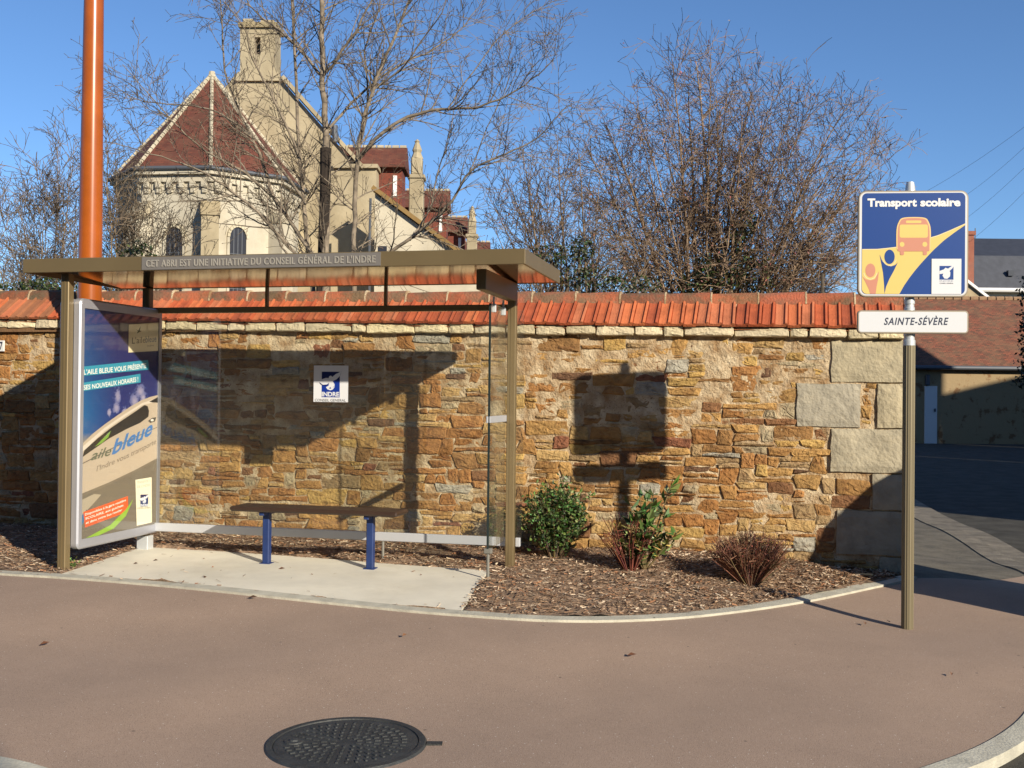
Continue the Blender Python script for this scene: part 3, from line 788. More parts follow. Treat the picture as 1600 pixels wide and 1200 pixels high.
# sky part: own material with printed clouds
nx_, ny_ = 12, 24; vs = []; cs = []
for j in range(ny_+1):
    for i in range(nx_+1):
        s_ = i/nx_; t = j/ny_
        vs.append(sp(uf+.0005, v0+(v1-v0)*s_, z0+(z1-z0)*t))
        top = Vector((34,32,84)); mid = Vector((38,52,118)); left = Vector((30,112,160)); low = Vector((120,112,100))
        k = max(0, min(1, (1-t)*1.6)); c = top.lerp(mid, k); c = c.lerp(left, max(0, (1-s_*2.2))*.8*max(0, 1-abs(t-.55)*1.3))
        if t < .45: c = Vector((104,98,86)).lerp(Vector((150,142,126)), max(0, min(1, t*2)))
        cs.append(lin(c))
nn = len(b.v); b.v += [tuple(p) for p in vs]; b.c += cs
for j in range(ny_):
    for i in range(nx_): b.f.append(tuple(nn+k for k in (j*(nx_+1)+i, j*(nx_+1)+i+1, (j+1)*(nx_+1)+i+1, (j+1)*(nx_+1)+i))); b.m.append(0)
rp = random.Random(21)
# clouds: many small soft shards of print
for (cx0, cy0, sx0_, sy0_, nn_c) in ((330,450,24,30,150),(300,495,20,34,150),(345,480,16,26,90),(218,470,12,34,90),(212,525,13,28,90),(180,545,7,20,40),(250,545,12,20,40)):
    for k in range(nn_c):
        a = rp.gauss(0, .6); c_ = rp.gauss(0, .6); cx, cy = cx0+sx0_*a, cy0+sy0_*c_
        if not (80 < cx < 412 and 405 < cy < 590): continue
        d = min(1, math.hypot(a, c_)/1.4); c = Vector((190,176,186)).lerp(Vector((74,84,140)), .25+.75*d)
        P.ell(cx, cy, rp.uniform(2,7)*(1.1-d*.6), rp.uniform(3,10)*(1.1-d*.6), lin(c), .0008+(1-d)*.0012+k*1e-6, 9)
# vehicle side
P.poly([(70,690),(110,645),(160,602),(215,562),(275,523),(335,492),(380,478),(426,470),(427,772),(300,828),(180,880),(70,925)], lin((186,170,148)), .0030)
P.poly([(70,705),(160,618),(250,556),(340,505),(426,484),(426,500),(340,516),(250,570),(160,634),(70,730)], lin((212,200,182)), .0034)
P.poly([(72,752),(78,722),(130,668),(190,618),(260,572),(320,535),(352,515),(370,522),(377,545),(374,572),(330,600),(260,628),(180,670),(110,722)], lin((48,44,40)), .0038)
P.poly([(378,500),(426,480),(426,506),(395,504)], lin((40,38,36)), .0038)
P.poly([(372,592),(395,578),(420,575),(412,596),(385,602)], lin((90,84,74)), .0038); P.ell(396,589,9,6, lin((220,214,200)), .0041)
P.poly([(70,782),(180,722),(300,668),(426,622),(426,625),(300,672),(180,727),(70,787)], lin((110,100,88)), .0037)
P.poly([(70,925),(180,880),(300,828),(427,772),(427,782),(300,838),(180,892),(70,940)], lin((120,110,94)), .0034)
P.poly([(70,940),(180,892),(300,838),(427,782),(429,1085),(70,1140)], lin((112,104,90)), .0026)
P.poly([(70,955),(120,930),(150,935),(110,985),(70,1030)], lin((170,158,136)), .0030)
P.poly([(70,1030),(92,1000),(80,1060),(70,1080)], lin((60,110,150)), .0030)
# green wing flash on window
P.poly([(120,706),(150,672),(188,632),(176,664),(150,690)], lin((120,158,66)), .0044); P.poly([(150,672),(188,632),(170,650)], lin((226,232,214)), .0047)
# lettering on the side
P.text('aile', (104,770), (190,748), 44, lin((98,104,84)), .0046, .012, .35, up=(.05,-1))
P.text('bleue', (192,748), (398,652), 66, lin((66,120,176)), .0046, .025, .3, up=(.02,-1))
P.text("l'Indre vous transporte", (128,824), (418,702), 26, lin((122,112,98)), .0046, -.002, .1, up=(.03,-1))
# cream card with name
P.poly([(265,128),(425,122),(425,258),(265,262)], lin((226,214,176)), .0030)
P.text("L'aile", (282,220), (352,216), 30, lin((78,74,66)), .0035, .0)
P.text("bleue", (353,216), (414,213), 30, lin((72,96,120)), .0035, .008)
P.text("indre", (362,236), (400,234), 9, lin((120,110,90)), .0035, .0)
for q in ([(300,150),(312,158),(326,136),(322,158),(332,160),(316,166),(306,172)],): P.tris(q, [(0,1,5),(1,2,3),(1,3,5),(3,4,5),(1,5,6)], lin((58,72,40)), .0035)
# teal bands
P.poly([(70,326),(368,300),(376,346),(70,370)], lin((56,150,174)), .0030)
P.poly([(70,402),(328,365),(330,407),(70,442)], lin((56,150,174)), .0030)
P.text("L'AILE BLEUE VOUS PRÉSENTE", (72,364), (358,338), 23, lin((238,238,226)), .0035, .02, up=(0,-1))
P.text("SES NOUVEAUX HORAIRES !", (72,436), (316,401), 22, lin((238,238,226)), .0035, .02, up=(0,-1))
# orange notice
P.poly([(78,1012),(272,948),(275,1022),(85,1086)], lin((222,92,44)), .0040)
for k, (tx_, x1_) in enumerate((("Disponibles à la gare routière", 262), ("SCOLAIRE, aux guichets", 250), ("et dans votre bus routier", 244))):
    P.text(tx_, (84+k*2, 1030+k*20), (x1_, 1030+k*20-(x1_-84)*.33), 11, lin((248,236,222)), .0046, .012, up=(0,-1))
P.tris([(88,1136),(190,1082),(262,1012),(300,962),(262,1044),(205,1100),(140,1128)], [(0,1,6),(1,5,6),(1,2,5),(2,4,5),(2,3,4)], lin((138,176,58)), .0050)
# cream card with emblem
P.poly([(308,872),(396,862),(401,1078),(318,1092)], lin((230,224,196)), .0052)
logo(P, 316, 930, .155, .0056, lin((34,60,110)))
P.text('TRANSPORTS', (316,892), (390,884), 12, lin((170,164,150)), .0056, .0)
P.text('DE L\'INDRE', (318,912), (388,904), 12, lin((170,164,150)), .0056, .0)
b.build('poster', M['print'], pc)
b = MB(); b.add([sp(uf+.0075, v, z) for v, z in ((v0,z0),(v1,z0),(v1,z1),(v0,z1))], [(0,1,2,3)])
b.build('poster_glass', glass_mat('poster_glass', (.97,.98,.98), .012), pc)
b = MB(); b.add([sp(-3.325, v, z) for v, z in ((v0,z0),(v0,z1),(v1,z1),(v1,z0))], [(0,1,2,3)], lin((90,120,150)))
b.build('poster', M['print'], pc2)

# ------------------------------------------------------------------ bench
bA, bB = onground(421, 881), onground(575, 893)
bdir = e1.copy(); bn = e2.copy()
mid = (bA+bB)/2
bl = (bB-bA).dot(e1)/2
bench = thing('bench', 'narrow dark brown bench on two blue legs inside the bus shelter', 'bench', mid)
for s_ in (-1, 1):
    b = MB(); b.box(mid, bdir, bn, Z_, s_*bl-.028, s_*bl+.028, -.028, .028, -.02, .425, bev=.006)
    b.box(mid, bdir, bn, Z_, s_*bl-.045, s_*bl+.045, -.045, .045, -.012, .020, bev=.003)
    b.box(mid, bdir, bn, Z_, s_*bl-.02, s_*bl+.02, -.11, .11, .405, .435, bev=.004)
    b.build('leg', M['bluepaint'], bench)
b = MB(); b.box(mid, bdir, bn, Z_, -.70, .70, -.145, .145, .436, .475, bev=.014); b.build('seat', M['darkbrown'], bench)

# ------------------------------------------------------------------ lamp post
lp = Vector((-3.74, 9.95, 0)); lp = at(140, 470, 9.95); lp.z = 0
lamp = thing('lamp_post', 'tall orange painted steel column behind the poster case', 'lamp post', lp)
b = MB(); b.lathe(lp, [(.113,-.1),(.110,1.0),(.104,3),(.088,5),(.070,7.5),(.066,8)], 48); b.build('column', M['orange'], lamp, smooth=True)
b = MB(); b.lathe(lp, [(.20,0),(.20,.03),(.13,.04),(.125,.2),(.115,.22)], 32); b.build('base_collar', M['orange'], lamp)
b = MB(); b.box(lp+Z_*8, X_, Y_, Z_, -.06, .06, -1.0, .1, 0, .07, bev=.02); b.box(lp+Z_*8, X_, Y_, Z_, -.16, .16, -1.6, -.9, -.03, .09, bev=.04); b.build('lantern_head', M['silver'], lamp)

# ------------------------------------------------------------------ bus stop sign
sb_ = onground(1417.5, 982); SY = sb_.y
sp_ = thing('bus_stop_sign', 'blue and yellow Transport scolaire sign with SAINTE-SÉVÈRE plate on a bronze pole', 'bus stop sign', sb_)
pxm = SY/F
def zz(py): return at(1420, py, SY).z
b = MB(); b.lathe(sb_, [(.0365,-.1),(.0365,zz(538)-sb_.z)], 32)
for k in range(16):
    t = 2*math.pi*k/16; b.tube([sb_+Vector((.0365*math.cos(t), .0365*math.sin(t), 0)), sb_+Vector((.0365*math.cos(t), .0365*math.sin(t), zz(538)-sb_.z))], .0025, 5)
b.build('pole', M['polebronze'], sp_)
prof = [(.030, zz(538))]
b = MB()
zt_ = [538,530,529,524,523,508,470,466,300,288,286,284]
pr_ = [(.039,zz(540)),(.039,zz(532)),(.034,zz(531)),(.034,zz(526)),(.037,zz(525)),(.037,zz(521)),(.030,zz(520)),(.030,zz(487)),(.034,zz(486)),(.034,zz(481)),(.030,zz(480)),(.030,zz(476)),(.034,zz(475)),(.034,zz(468)),(.030,zz(467)),(.030,zz(301)),(.034,zz(300)),(.028,zz(289)),(.027,zz(288)),(.024,zz(285)),(.004,zz(283.5))]
b.lathe(Vector((sb_.x, sb_.y, 0)), pr_, 32); b.build('upper_pole', M['galv'], sp_)
tilt = R(-5)
sx_ = Vector((math.cos(tilt), math.sin(tilt), 0)); sn_ = Vector((sx_.y, -sx_.x, 0))
PF = .062
def plate(x0, x1, y0, y1, r, name, m):
    fr = []
    xs = (x0-1417.5)*pxm*1.03, (x1-1417.5)*pxm*.93; z_1, z_0 = zz(y0), zz(y1)
    def outl(ins):
        pts = []; a0, a1, c0, c1, rr_ = xs[0]+ins, xs[1]-ins, z_0+ins, z_1-ins, max(.004, r-ins)
        for (cx, cz, a) in ((a1-rr_, c1-rr_, 0), (a0+rr_, c1-rr_, 90), (a0+rr_, c0+rr_, 180), (a1-rr_, c0+rr_, 270)):
            for k in range(9): t = R(a+11.25*k); pts.append((cx+rr_*math.cos(t), cz+rr_*math.sin(t)))
        return pts
    o3 = Vector((sb_.x, sb_.y, 0))
    f3 = lambda p, d: o3+sx_*p[0]+Z_*p[1]+sn_*d
    rings = [(0, .034), (0, PF-.004), (.004, PF), (.0, .034)]
    b = MB(); n = 36; vs = []
    for ins, d in ((.004,.034),(0,.038),(0,PF-.004),(.004,PF)): vs += [f3(p, d) for p in outl(ins)]
    fs = [tuple(range(n)), tuple(range(4*n-1, 3*n-1, -1))]
    for k in range(3):
        for i in range(n): i2 = (i+1)%n; fs.append((k*n+i, (k+1)*n+i, (k+1)*n+i2, k*n+i2))
    b.add(vs, fs); pn = b.build(name, m, sp_)
    wf = MB(); wf.add([f3(p, PF+.0008) for p in outl(.010)], [tuple(range(n))], lin((206,208,210)))
    return pn, wf, f3, outl
pn, wf, f3, outl = plate(1337.5, 1508, 300.5, 465.5, .052, 'sign_panel', M['signedge'])
BLU = lin((30,66,132)); YEL = lin((212,188,112)); PNK = lin((194,134,112)); PYL = lin((250,224,140))
ZX0, ZX1 = 165., 932.; ZY0, ZY1 = 133., 870.
x0m, x1m = (1337.5-1417.5)*pxm*1.03, (1508-1417.5)*pxm*.93; zt1, zt0 = zz(300.5), zz(465.5)
fz = lambda x, y: f3((x0m+(x-ZX0)/(ZX1-ZX0)*(x1m-x0m), zt1-(y-ZY0)/(ZY1-ZY0)*(zt1-zt0)), PF)
P = Plane2(wf, fz, sn_)
P.rrect(191, 150, 908, 851, 34, BLU, .0014)
# yellow road
low = smooth_pts([(908,372),(840,420),(760,480),(690,545),(620,620),(560,690),(500,770),(455,848)], 5)
up_ = smooth_pts([(908,366),(800,415),(720,448),(660,462)], 4)
upl = smooth_pts([(440,527),(380,533),(300,540),(240,541),(193,541)], 4)
# build as strips so no concave fill is needed: right wing + body
def fanstrip(A, B, col, lay):
    pts = list(A)+list(B); n = len(A); P.tris(pts, [(i, i+1, n+i+1, n+i) for i in range(n-1)], col, lay)
def rs2(pts, n): 
    v = resample([Vector((p[0], p[1], 0)) for p in pts], n); return [(q.x, q.y) for q in v]
fanstrip(rs2([(908,366),(800,415),(720,448),(660,464),(640,500),(560,540),(440,560)], 20), rs2([(908,373),(840,420),(760,480),(690,545),(640,598),(600,642),(560,690)], 20), YEL, .0022)
fanstrip(rs2([(440,527),(380,533),(300,540),(193,541)], 12), rs2([(440,700),(380,700),(300,700),(193,700)], 12), YEL, .0022)
P.poly([(440,527),(560,530),(640,560),(640,598),(600,642),(560,690),(440,700)], YEL, .0023)
P.poly([(193,700),(440,700),(560,690),(524,737),(488,790),(455,849),(226,849),(212,845),(200,834),(193,818)], YEL, .0024)
# thin light line along the wing
fanstrip(rs2([(908,362),(800,410),(720,443),(660,460)], 12), rs2([(908,367),(800,416),(720,449),(660,466)], 12), lin((222,206,160)), .0027)
fanstrip(rs2([(440,522),(380,529),(300,537),(193,538)], 8), rs2([(440,528),(380,535),(300,543),(193,544)], 8), lin((222,206,160)), .0027)
# children figures
P.ell(385,592,36,50, BLU, .0030); P.ring(385,590,52,66,6, lin((222,206,160)), .0030, a0=R(20), a1=R(160))
P.tris([(315,575),(335,622),(362,648),(395,658),(425,648),(442,632),(415,690),(385,745),(362,800),(352,848),(348,780),(340,700)], [(0,1,11),(1,2,11),(2,10,11),(2,3,10),(3,7,10),(7,8,10),(8,9,10),(3,4,7),(4,6,7),(4,5,6)], BLU, .0030)
P.ell(252,686,35,48, PNK, .0030); P.ring(252,688,50,62,6, lin((222,206,160)), .0030, a0=R(15), a1=R(165))
P.tris([(196,726),(220,748),(252,754),(285,746),(312,690),(306,748),(296,800),(290,849),(252,849),(240,812),(218,768)], [(0,1,10),(1,2,10),(2,9,10),(2,3,9),(3,8,9),(3,7,8),(3,6,7),(3,5,6),(3,4,5)], PNK, .0031)
# bus
def bushape(x0, x1, x0t, x1t, y0, y1, r, col, lay):
    pts = smooth_pts([(x0,y1),(x0,y0+90),(x0t,y0+34),(x0t+r,y0+6),((x0t+x1t)/2,y0),(x1t-r,y0+6),(x1t,y0+34),(x1,y0+90),(x1,y1)], 4); P.poly(pts, col, lay)
bushape(432,670,447,655,317,540,26, lin((222,190,130)), .0034)
bushape(441,661,454,648,324,548,24, PNK, .0038)
P.rrect(497,341,604,359,7, YEL, .0042); P.rrect(453,369,650,460,14, YEL, .0042)
P.ell(471,506,17,17, YEL, .0042); P.ell(629,506,17,17, YEL, .0042)
P.rrect(441,540,661,553,5, PNK, .0039); P.rrect(458,545,485,580,8, PNK, .0041); P.rrect(617,545,644,580,8, PNK, .0041)
P.rrect(450,545,652,554,3, PNK, .0042)
P.text('Transport', (228,241), (572,241), 52, lin((222,222,220)), .0036, .045)
P.text('scolaire', (596,241), (874,241), 52, lin((222,222,220)), .0036, .045)
P.poly([(677,606),(882,606),(882,849),(677,849)], lin((212,213,215)), .0050)
P.poly([(731,655),(828,655),(828,750),(731,750)], BLU, .0054)
P.tris([(731,690),(760,680),(772,668),(790,674),(818,655),(835,648),(820,672),(800,690),(806,700),(804,728),(785,744),(765,742),(752,722),(758,708),(731,712)], [(0,1,14),(1,13,14),(1,2,13),(2,3,13),(3,8,13),(3,4,7),(4,6,7),(4,5,6),(3,7,8),(8,9,13),(9,12,13),(9,10,12),(10,11,12)], lin((212,213,215)), .0058)
P.text('INDRE', (733,765), (826,765), 12, lin((150,155,170)), .0056, .0)
P.text('CONSEIL GENERAL', (731,779), (828,779), 8, lin((70,74,90)), .0056, .01)
wf.build('sign_face', M['print'], pn)
pn, wf, f3, outl = plate(1337.5, 1509, 486, 522, .026, 'name_plate', M['signedge'])
fz2 = lambda x, y: f3(((x-1417.5)*pxm*.94, zz(y)), PF)
P = Plane2(wf, fz2, sn_)
P.text('SAINTE-SÉVÈRE', (1372.5,508.6), (1476,508.2), 11, lin((56,62,80)), .0016, .022, .25, space=1.15)
wf.build('plate_face', M['print'], pn)

# ------------------------------------------------------------------ manhole cover
mc = onground(541, 1163)
mh = thing('manhole_cover', 'round dark cast iron manhole cover set in the pink pavement', 'manhole cover', mc)
b = MB(); gz = lambda x, y: G(x, y)
nr = 64
def ringmesh(b, r0, r1, h0, h1, col=None):
    vs = []
    for r_, h_ in ((r0, h0), (r1, h1)):
        for k in range(nr):
            t = 2*math.pi*k/nr; x, y = mc.x+r_*math.cos(t), mc.y+r_*math.sin(t); vs.append((x, y, G(x, y)+h_))
    b.add(vs, [(k, (k+1)%nr, nr+(k+1)%nr, nr+k) for k in range(nr)], col)
ringmesh(b, .362, .352, -.002, .010); ringmesh(b, .352, .325, .010, .010); ringmesh(b, .325, .322, .010, .0)
b.box(Vector((mc.x, mc.y, G(mc.x+.4, mc.y))), X_, Y_, Z_, .36, .43, -.02, .02, -.01, .007)
b.build('frame', M['iron'], mh)
b = MB(); ringmesh(b, .320, .300, .006, .008); ringmesh(b, .300, .0001, .008, .008)
for ring_, cnt_ in ((.06,10),(.10,16),(.14,22),(.18,28),(.22,34),(.26,40)):
    for k in range(cnt_):
        t = 2*math.pi*(k+.5*(int(ring_*100)//4 % 2))/cnt_; x, y = mc.x+ring_*math.cos(t), mc.y+ring_*math.sin(t)
        if math.hypot(x-(mc.x-.235), y-mc.y) < .06: continue
        d = Vector((math.cos(t), math.sin(t), 0)); q = Vector((-d.y, d.x, 0))
        b.box(Vector((x, y, G(x, y)+.008)), d, q, Z_, -.013, .013, -.006, .006, -.002, .0055, bev=.002)
for k in range(24):
    t = 2*math.pi*k/24; x, y = mc.x-.235+.045*math.cos(t), mc.y+.045*math.sin(t)
b.lathe(Vector((mc.x-.235, mc.y, G(mc.x-.2, mc.y)+.008)), [(.045,-.002),(.042,.006),(.022,.006),(.018,.012),(.004,.014)], 20)
b.build('lid', M['iron'], mh)

# ------------------------------------------------------------------ trees
def perp(d, rg):
    v = Vector((rg.gauss(0,1), rg.gauss(0,1), rg.gauss(0,1))); v -= d*v.dot(d); return v.normalized()
def branch(out, p, d, L, r, level, rg, P_, tips):
    nseg = 4 if level <= 1 else (3 if level == 2 else 2)
    pts = [p]; rad = [r]; q = p.copy(); dd = d.copy()
    for k in range(nseg):
        dd = (dd+perp(dd, rg)*P_['wig']+Z_*P_['up']*.25).normalized(); q = q+dd*(L/nseg); pts.append(q); rad.append(max(P_['rmin'], r*(1-(k+1)/nseg*.72)))
    out.append((pts, rad, level))
    spawn(out, pts, rad, L, level, rg, P_, tips)
def spawn(out, pts, rad, L, level, rg, P_, tips):
    if level >= P_['maxl']: tips.append((pts[-1], (pts[-1]-pts[-2]).normalized())); return
    n = int(P_['dens'][level]*L+rg.random())
    tl = len(pts)-1
    for k in range(n):
        t = rg.uniform(P_['t0'][level], 1)*tl; i = min(tl-1, int(t)); f = t-i
        p = pts[i].lerp(pts[i+1], f); d = (pts[i+1]-pts[i]).normalized(); r = rad[i]*(1-f)+rad[i+1]*f
        ang = R(rg.uniform(28, 62)); nd = (d*math.cos(ang)+perp(d, rg)*math.sin(ang)); nd.y *= P_.get('flat', 1)
        nd = (nd+Z_*P_['up']*.5).normalized()
        ln = P_['len'][level+1]*rg.uniform(.45, 1.25)*(1-.35*t/tl)
        branch(out, p, nd, ln, max(P_['rmin'], min(r*.6, P_['rad'][level+1])), level+1, rg, P_, tips)
def emit(out, mb_t, mb_c, colf, rg):
    for pts, rad, lv in out:
        n = (8 if rad[0] > .03 else 6) if lv == 0 else (5 if lv == 1 else 3)
        (mb_t if lv == 0 else mb_c).tube(pts, rad, n, colf(lv), cap=False)
def limb(pxs, Y, dy, r0, r1, rg):
    pts = []; n = len(pxs)
    for i, (x, y) in enumerate(pxs): pts.append(at(x, y, Y+dy*i/(n-1)+rg.uniform(-.06,.06)))
    sm = [Vector(p) for p in smooth_pts([tuple(p) for p in pts], 4)]
    sm = [p+Vector((rg.uniform(-.012,.012), 0, rg.uniform(-.01,.01))) for p in sm]
    return sm, [r0+(r1-r0)*i/(len(sm)-1) for i in range(len(sm))]
rg = random.Random(77)
TY = 14.0
limbs = [([(506,700),(508,500),(508,400),(510,300),(508,180),(503,110),(503,0),(500,-110),(496,-220)], 0, .062, .022),
 ([(540,700),(552,500),(553,390),(556,300),(562,220),(582,140),(612,70),(640,0),(680,-100)], -.3, .042, .012),
 ([(498,700),(490,480),(480,380),(472,300),(465,200),(459,60),(452,-40),(446,-150)], .4, .040, .010),
 ([(558,250),(600,205),(650,178),(700,170),(745,168),(790,150),(830,125),(866,92)], -.9, .026, .005),
 ([(515,440),(560,420),(620,388),(670,350),(705,315),(735,268),(790,240),(840,215),(885,165)], -1.2, .028, .005),
 ([(505,420),(470,370),(430,310),(405,240),(380,190),(352,110),(345,20),(338,-60)], .9, .030, .007),
 ([(500,440),(450,385),(400,330),(350,290),(300,262),(235,240),(170,222)], -.8, .024, .004),
 ([(504,120),(470,80),(440,50),(400,20),(370,-30)], .7, .022, .006),
 ([(506,118),(535,80),(560,40),(585,-10),(600,-70)], -.6, .022, .006),
 ([(478,320),(440,265),(400,220),(350,180),(300,165),(225,158),(168,128)], .6, .020, .004),
 ([(514,200),(560,150),(610,110),(680,75),(725,40),(765,-15)], .5, .020, .004),
 ([(430,310),(380,268),(320,235),(280,200),(235,150),(190,100)], -1.1, .018, .004),
 ([(640,375),(670,330),(685,270),(700,220),(718,130)], .6, .014, .004),
 ([(466,240),(430,160),(395,90),(380,40),(330,-20)], -.5, .018, .004),
 ([(560,230),(575,160),(570,80),(590,20),(600,-50)], .5, .018, .005),
 ([(580,140),(630,105),(660,60),(690,20),(705,-40)], -.8, .015, .004),
 ([(500,430),(450,400),(415,340),(340,300),(300,290)], .9, .018, .004),
 ([(700,170),(740,110),(780,60),(830,20),(870,0)], .3, .010, .004),
 ([(735,268),(760,200),(790,140),(800,90)], .4, .009, .003)]
PR = dict(wig=.16, up=.10, rmin=.0028, maxl=3, dens=[7.2, 8.0, 8.0], t0=[.12,.10,.10], len=[0,1.0,.42,.15], rad=[0,.011,.0055,.0032])
out = []; tips = []; bt, bc = MB(), MB()
for px_, dy, r0, r1 in limbs:
    pts, rad = limb(px_, TY, dy, r0, r1, rg); out.append((pts, rad, 0))
    L = sum((b_-a_).length for a_, b_ in zip(pts, pts[1:]))
    vis = [i for i, p in enumerate(pts) if p.z > 2.2]
    i0 = vis[0] if vis else 0
    spawn(out, pts[i0:], rad[i0:], L*(len(pts)-i0)/len(pts), 0, rg, PR, tips)
tr = thing('bare_tree', 'large leafless pale-barked tree with several stems in front of the church', 'tree', Vector((at(510,600,TY).x, TY, 0)))
emit(out, bt, bc, lambda lv: (1,.98,.94) if lv < 2 else (.8,.74,.66), rg)
for p, d in tips[::2]:
    bc.tube([p, p+d*.018], [.006,.003], 3, (.7,.5,.42), cap=False)
bt.build('trunk', M['bark'], tr, smooth=True); bc.build('crown', M['bark'], tr)
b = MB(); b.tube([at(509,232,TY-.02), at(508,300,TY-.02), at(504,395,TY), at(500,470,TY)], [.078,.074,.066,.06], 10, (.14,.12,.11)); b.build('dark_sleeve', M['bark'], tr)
n_t1 = len(bc.f)

def coppice(name, label, basepx, Y, tgt, seed, PR, r0, barkcol, bud=None, group=None, jit=.5):
    rg = random.Random(seed); out = []; tips = []; bt, bc = MB(), MB()
    base = at(basepx, 600, Y); base.z = 0
    for (x, y) in tgt:
        yy = Y+rg.uniform(-1, 1)*jit*2.2
        e = at(x, y, yy); bp = base+Vector((rg.uniform(-.35,.35), rg.uniform(-.3,.3), 0)); 
        ctrl = bp.lerp(e, .5)+Vector(((bp.x-e.x)*.10, rg.uniform(-.2,.2), (e.z-bp.z)*.12))
        pts = []; nn_ = 9
        for k in range(nn_+1):
            t = k/nn_; p = bp*(1-t)**2+ctrl*2*t*(1-t)+e*t*t
            pts.append(p+Vector((rg.uniform(-1,1), rg.uniform(-1,1), 0))*.035*math.sin(t*3.1))
        L = (e-bp).length; rr_ = r0*rg.uniform(.5, 1.15)*(.5+L/9)
        rad = [max(.004, rr_*(1-.85*k/nn_)) for k in range(nn_+1)]
        out.append((pts, rad, 0)); spawn(out, pts[2:], rad[2:], L*.8, 0, rg, PR, tips)
    emit(out, bt, bc, lambda lv: tuple(c*v for c, v in zip(barkcol, (1,1,1))) if lv < 2 else tuple(c*.9 for c in barkcol), rg)
    o = thing(name, label, 'tree', base, group)
    bt.build('trunk', M['bark'], o, smooth=True); bc.build('crown', M['bark'], o)
    if bud:
        lb = MB()
        for p, d in tips:
            if rg.random() > bud[0]: continue
            for _ in range(bud[2]):
                q = perp(d, rg)*bud[1]; w_ = perp(d, rg)*bud[1]*.5; s = p+perp(d, rg)*bud[1]*rg.random()*1.5
                lb.add([s, s+q+w_*.6, s+q*1.6-Z_*bud[1]*.5, s+q*.8-w_], [(0,1,2,3)], tuple(c*rg.uniform(.6,1.2) for c in rg.choice(bud[3])))
        lb.build('dry_leaves', M['leaf'], o)
    return o, out, rg
tg = []
r2 = random.Random(31)
outl_ = [(905,215),(935,170),(980,130),(1010,90),(1045,55),(1085,60),(1110,50),(1140,85),(1180,110),(1215,120),(1250,130),(1290,120),(1330,150),(1345,185),(1385,215),(1410,245),(1395,300),(1370,330),(1335,360),(1320,400),(1300,430)]
inn_ = [(960,260),(1000,200),(1040,150),(1075,130),(1120,150),(1160,180),(1200,170),(1240,210),(1280,220),(1310,260),(1330,300),(1290,330),(1250,290),(1210,260),(1170,240),(1130,220),(1090,210),(1050,250),(1010,280),(970,320),(1230,350),(1270,390),(1190,330),(1150,300),(1100,300),(1060,320),(1380,340),(1360,270),(1345,240),(1300,190),(930,260),(915,290),(950,200),(1350,390),(940,340),(1000,370),(1290,430)]
PRb = dict(wig=.26, up=.03, rmin=.0040, maxl=3, dens=[5.4, 4.6, 4.2], t0=[.25,.12,.1], len=[0,1.25,.6,.26], rad=[0,.016,.008,.005])
buds = [lin((134,88,72)), lin((150,104,90)), lin((110,76,62)), lin((160,114,90))]
outl_ = [(1115+(x-1115)*.93, 455+(y-455)*.91) for x, y in outl_]
bigt, bout, rgb = coppice('coppiced_tree', 'large spreading leafless tree with many upright stems beyond the wall right of shelter', 1115, 19.0, outl_+inn_, 41, PRb, .036, (1.2,1.0,.84), (.55,.030,1,buds))
PRc = dict(wig=.24, up=.12, rmin=.004, maxl=3, dens=[6.4, 6.2, 5.0], t0=[.12,.1,.1], len=[0,.95,.45,.22], rad=[0,.013,.007,.0045])
coppice('bare_shrub', 'tangled leafless shrub between the shelter roof and the large spreading tree', 905, 17.5, [(760,300),(780,260),(815,235),(850,250),(870,215),(905,240),(940,255),(770,350),(800,310),(840,300),(880,290),(920,300),(950,330),(990,350),(770,400),(820,370),(860,350),(900,360),(940,380),(980,400),(1010,420),(1030,370)], 43, PRc, .03, (1.0,.86,.74), (.35,.03,1,buds))
coppice('leafless_bush', 'grey leafless bush left of the orange column behind the wall', 95, 17.0, [(0,330),(20,300),(60,250),(90,235),(115,250),(120,310),(10,400),(30,350),(50,300),(75,280),(100,290),(-30,340),(-60,380),(0,440),(30,420),(60,360),(90,340),(120,370),(150,330)], 44, PRc, .026, (1.0,.9,.8))
coppice('climbing_bush', 'leafless bush tangled against the apse wall right of the orange column', 195, 17.5, [(165,200),(180,230),(200,250),(215,270),(240,300),(225,330),(180,300),(160,260),(170,340),(210,350),(255,350),(270,380),(190,380),(290,330),(150,360),(235,385),(310,390)], 45, PRc, .026, (.9,.82,.7))
# ivy clumps, evergreen leaves
def leaf_cloud(mb, c, rx, ry, rz_, n, size, cols, rg, shell=.4):
    for _ in range(n):
        while True:
            v = Vector((rg.uniform(-1,1), rg.uniform(-1,1), rg.uniform(-1,1)))
            if shell < v.length < 1: break
        if noise.noise(Vector((v.x*2.3+c[0]*3, v.y*2.3, v.z*2.3))) < -.12: continue
        p = Vector((c[0]+v.x*rx, c[1]+v.y*ry, c[2]+v.z*rz_))
        a = Vector((rg.gauss(0,1), rg.gauss(0,1), rg.gauss(0,1)+.3)).normalized(); t = a.cross(Vector((rg.gauss(0,1), rg.gauss(0,1), rg.gauss(0,1)))).normalized(); u = a.cross(t)
        L = size*rg.uniform(.6,1.3); w_ = L*.28
        col = tuple(x*rg.uniform(.6,1.3) for x in rg.choice(cols))
        mb.add([p-t*L/2, p+u*w_-a*L*.05, p+t*L/2, p-u*w_-a*L*.05], [(0,1,2,3)], col)
GR = [lin((62,78,38)), lin((48,64,34)), lin((84,92,48)), lin((40,50,28))]
b = MB(); ri = random.Random(50)
for (x, y, rx_, rz__) in ((1150,400,.35,.5),(1180,430,.4,.35),(1160,350,.25,.3),(1130,440,.4,.2),(1100,425,.2,.35),(1080,450,.3,.25)):
    c = at(x, y, 18.6); leaf_cloud(b, c, rx_, .4, rz__, 700, .075, GR+[lin((86,62,44))], ri, .1)
b.build('ivy', M['leaf'], bigt)
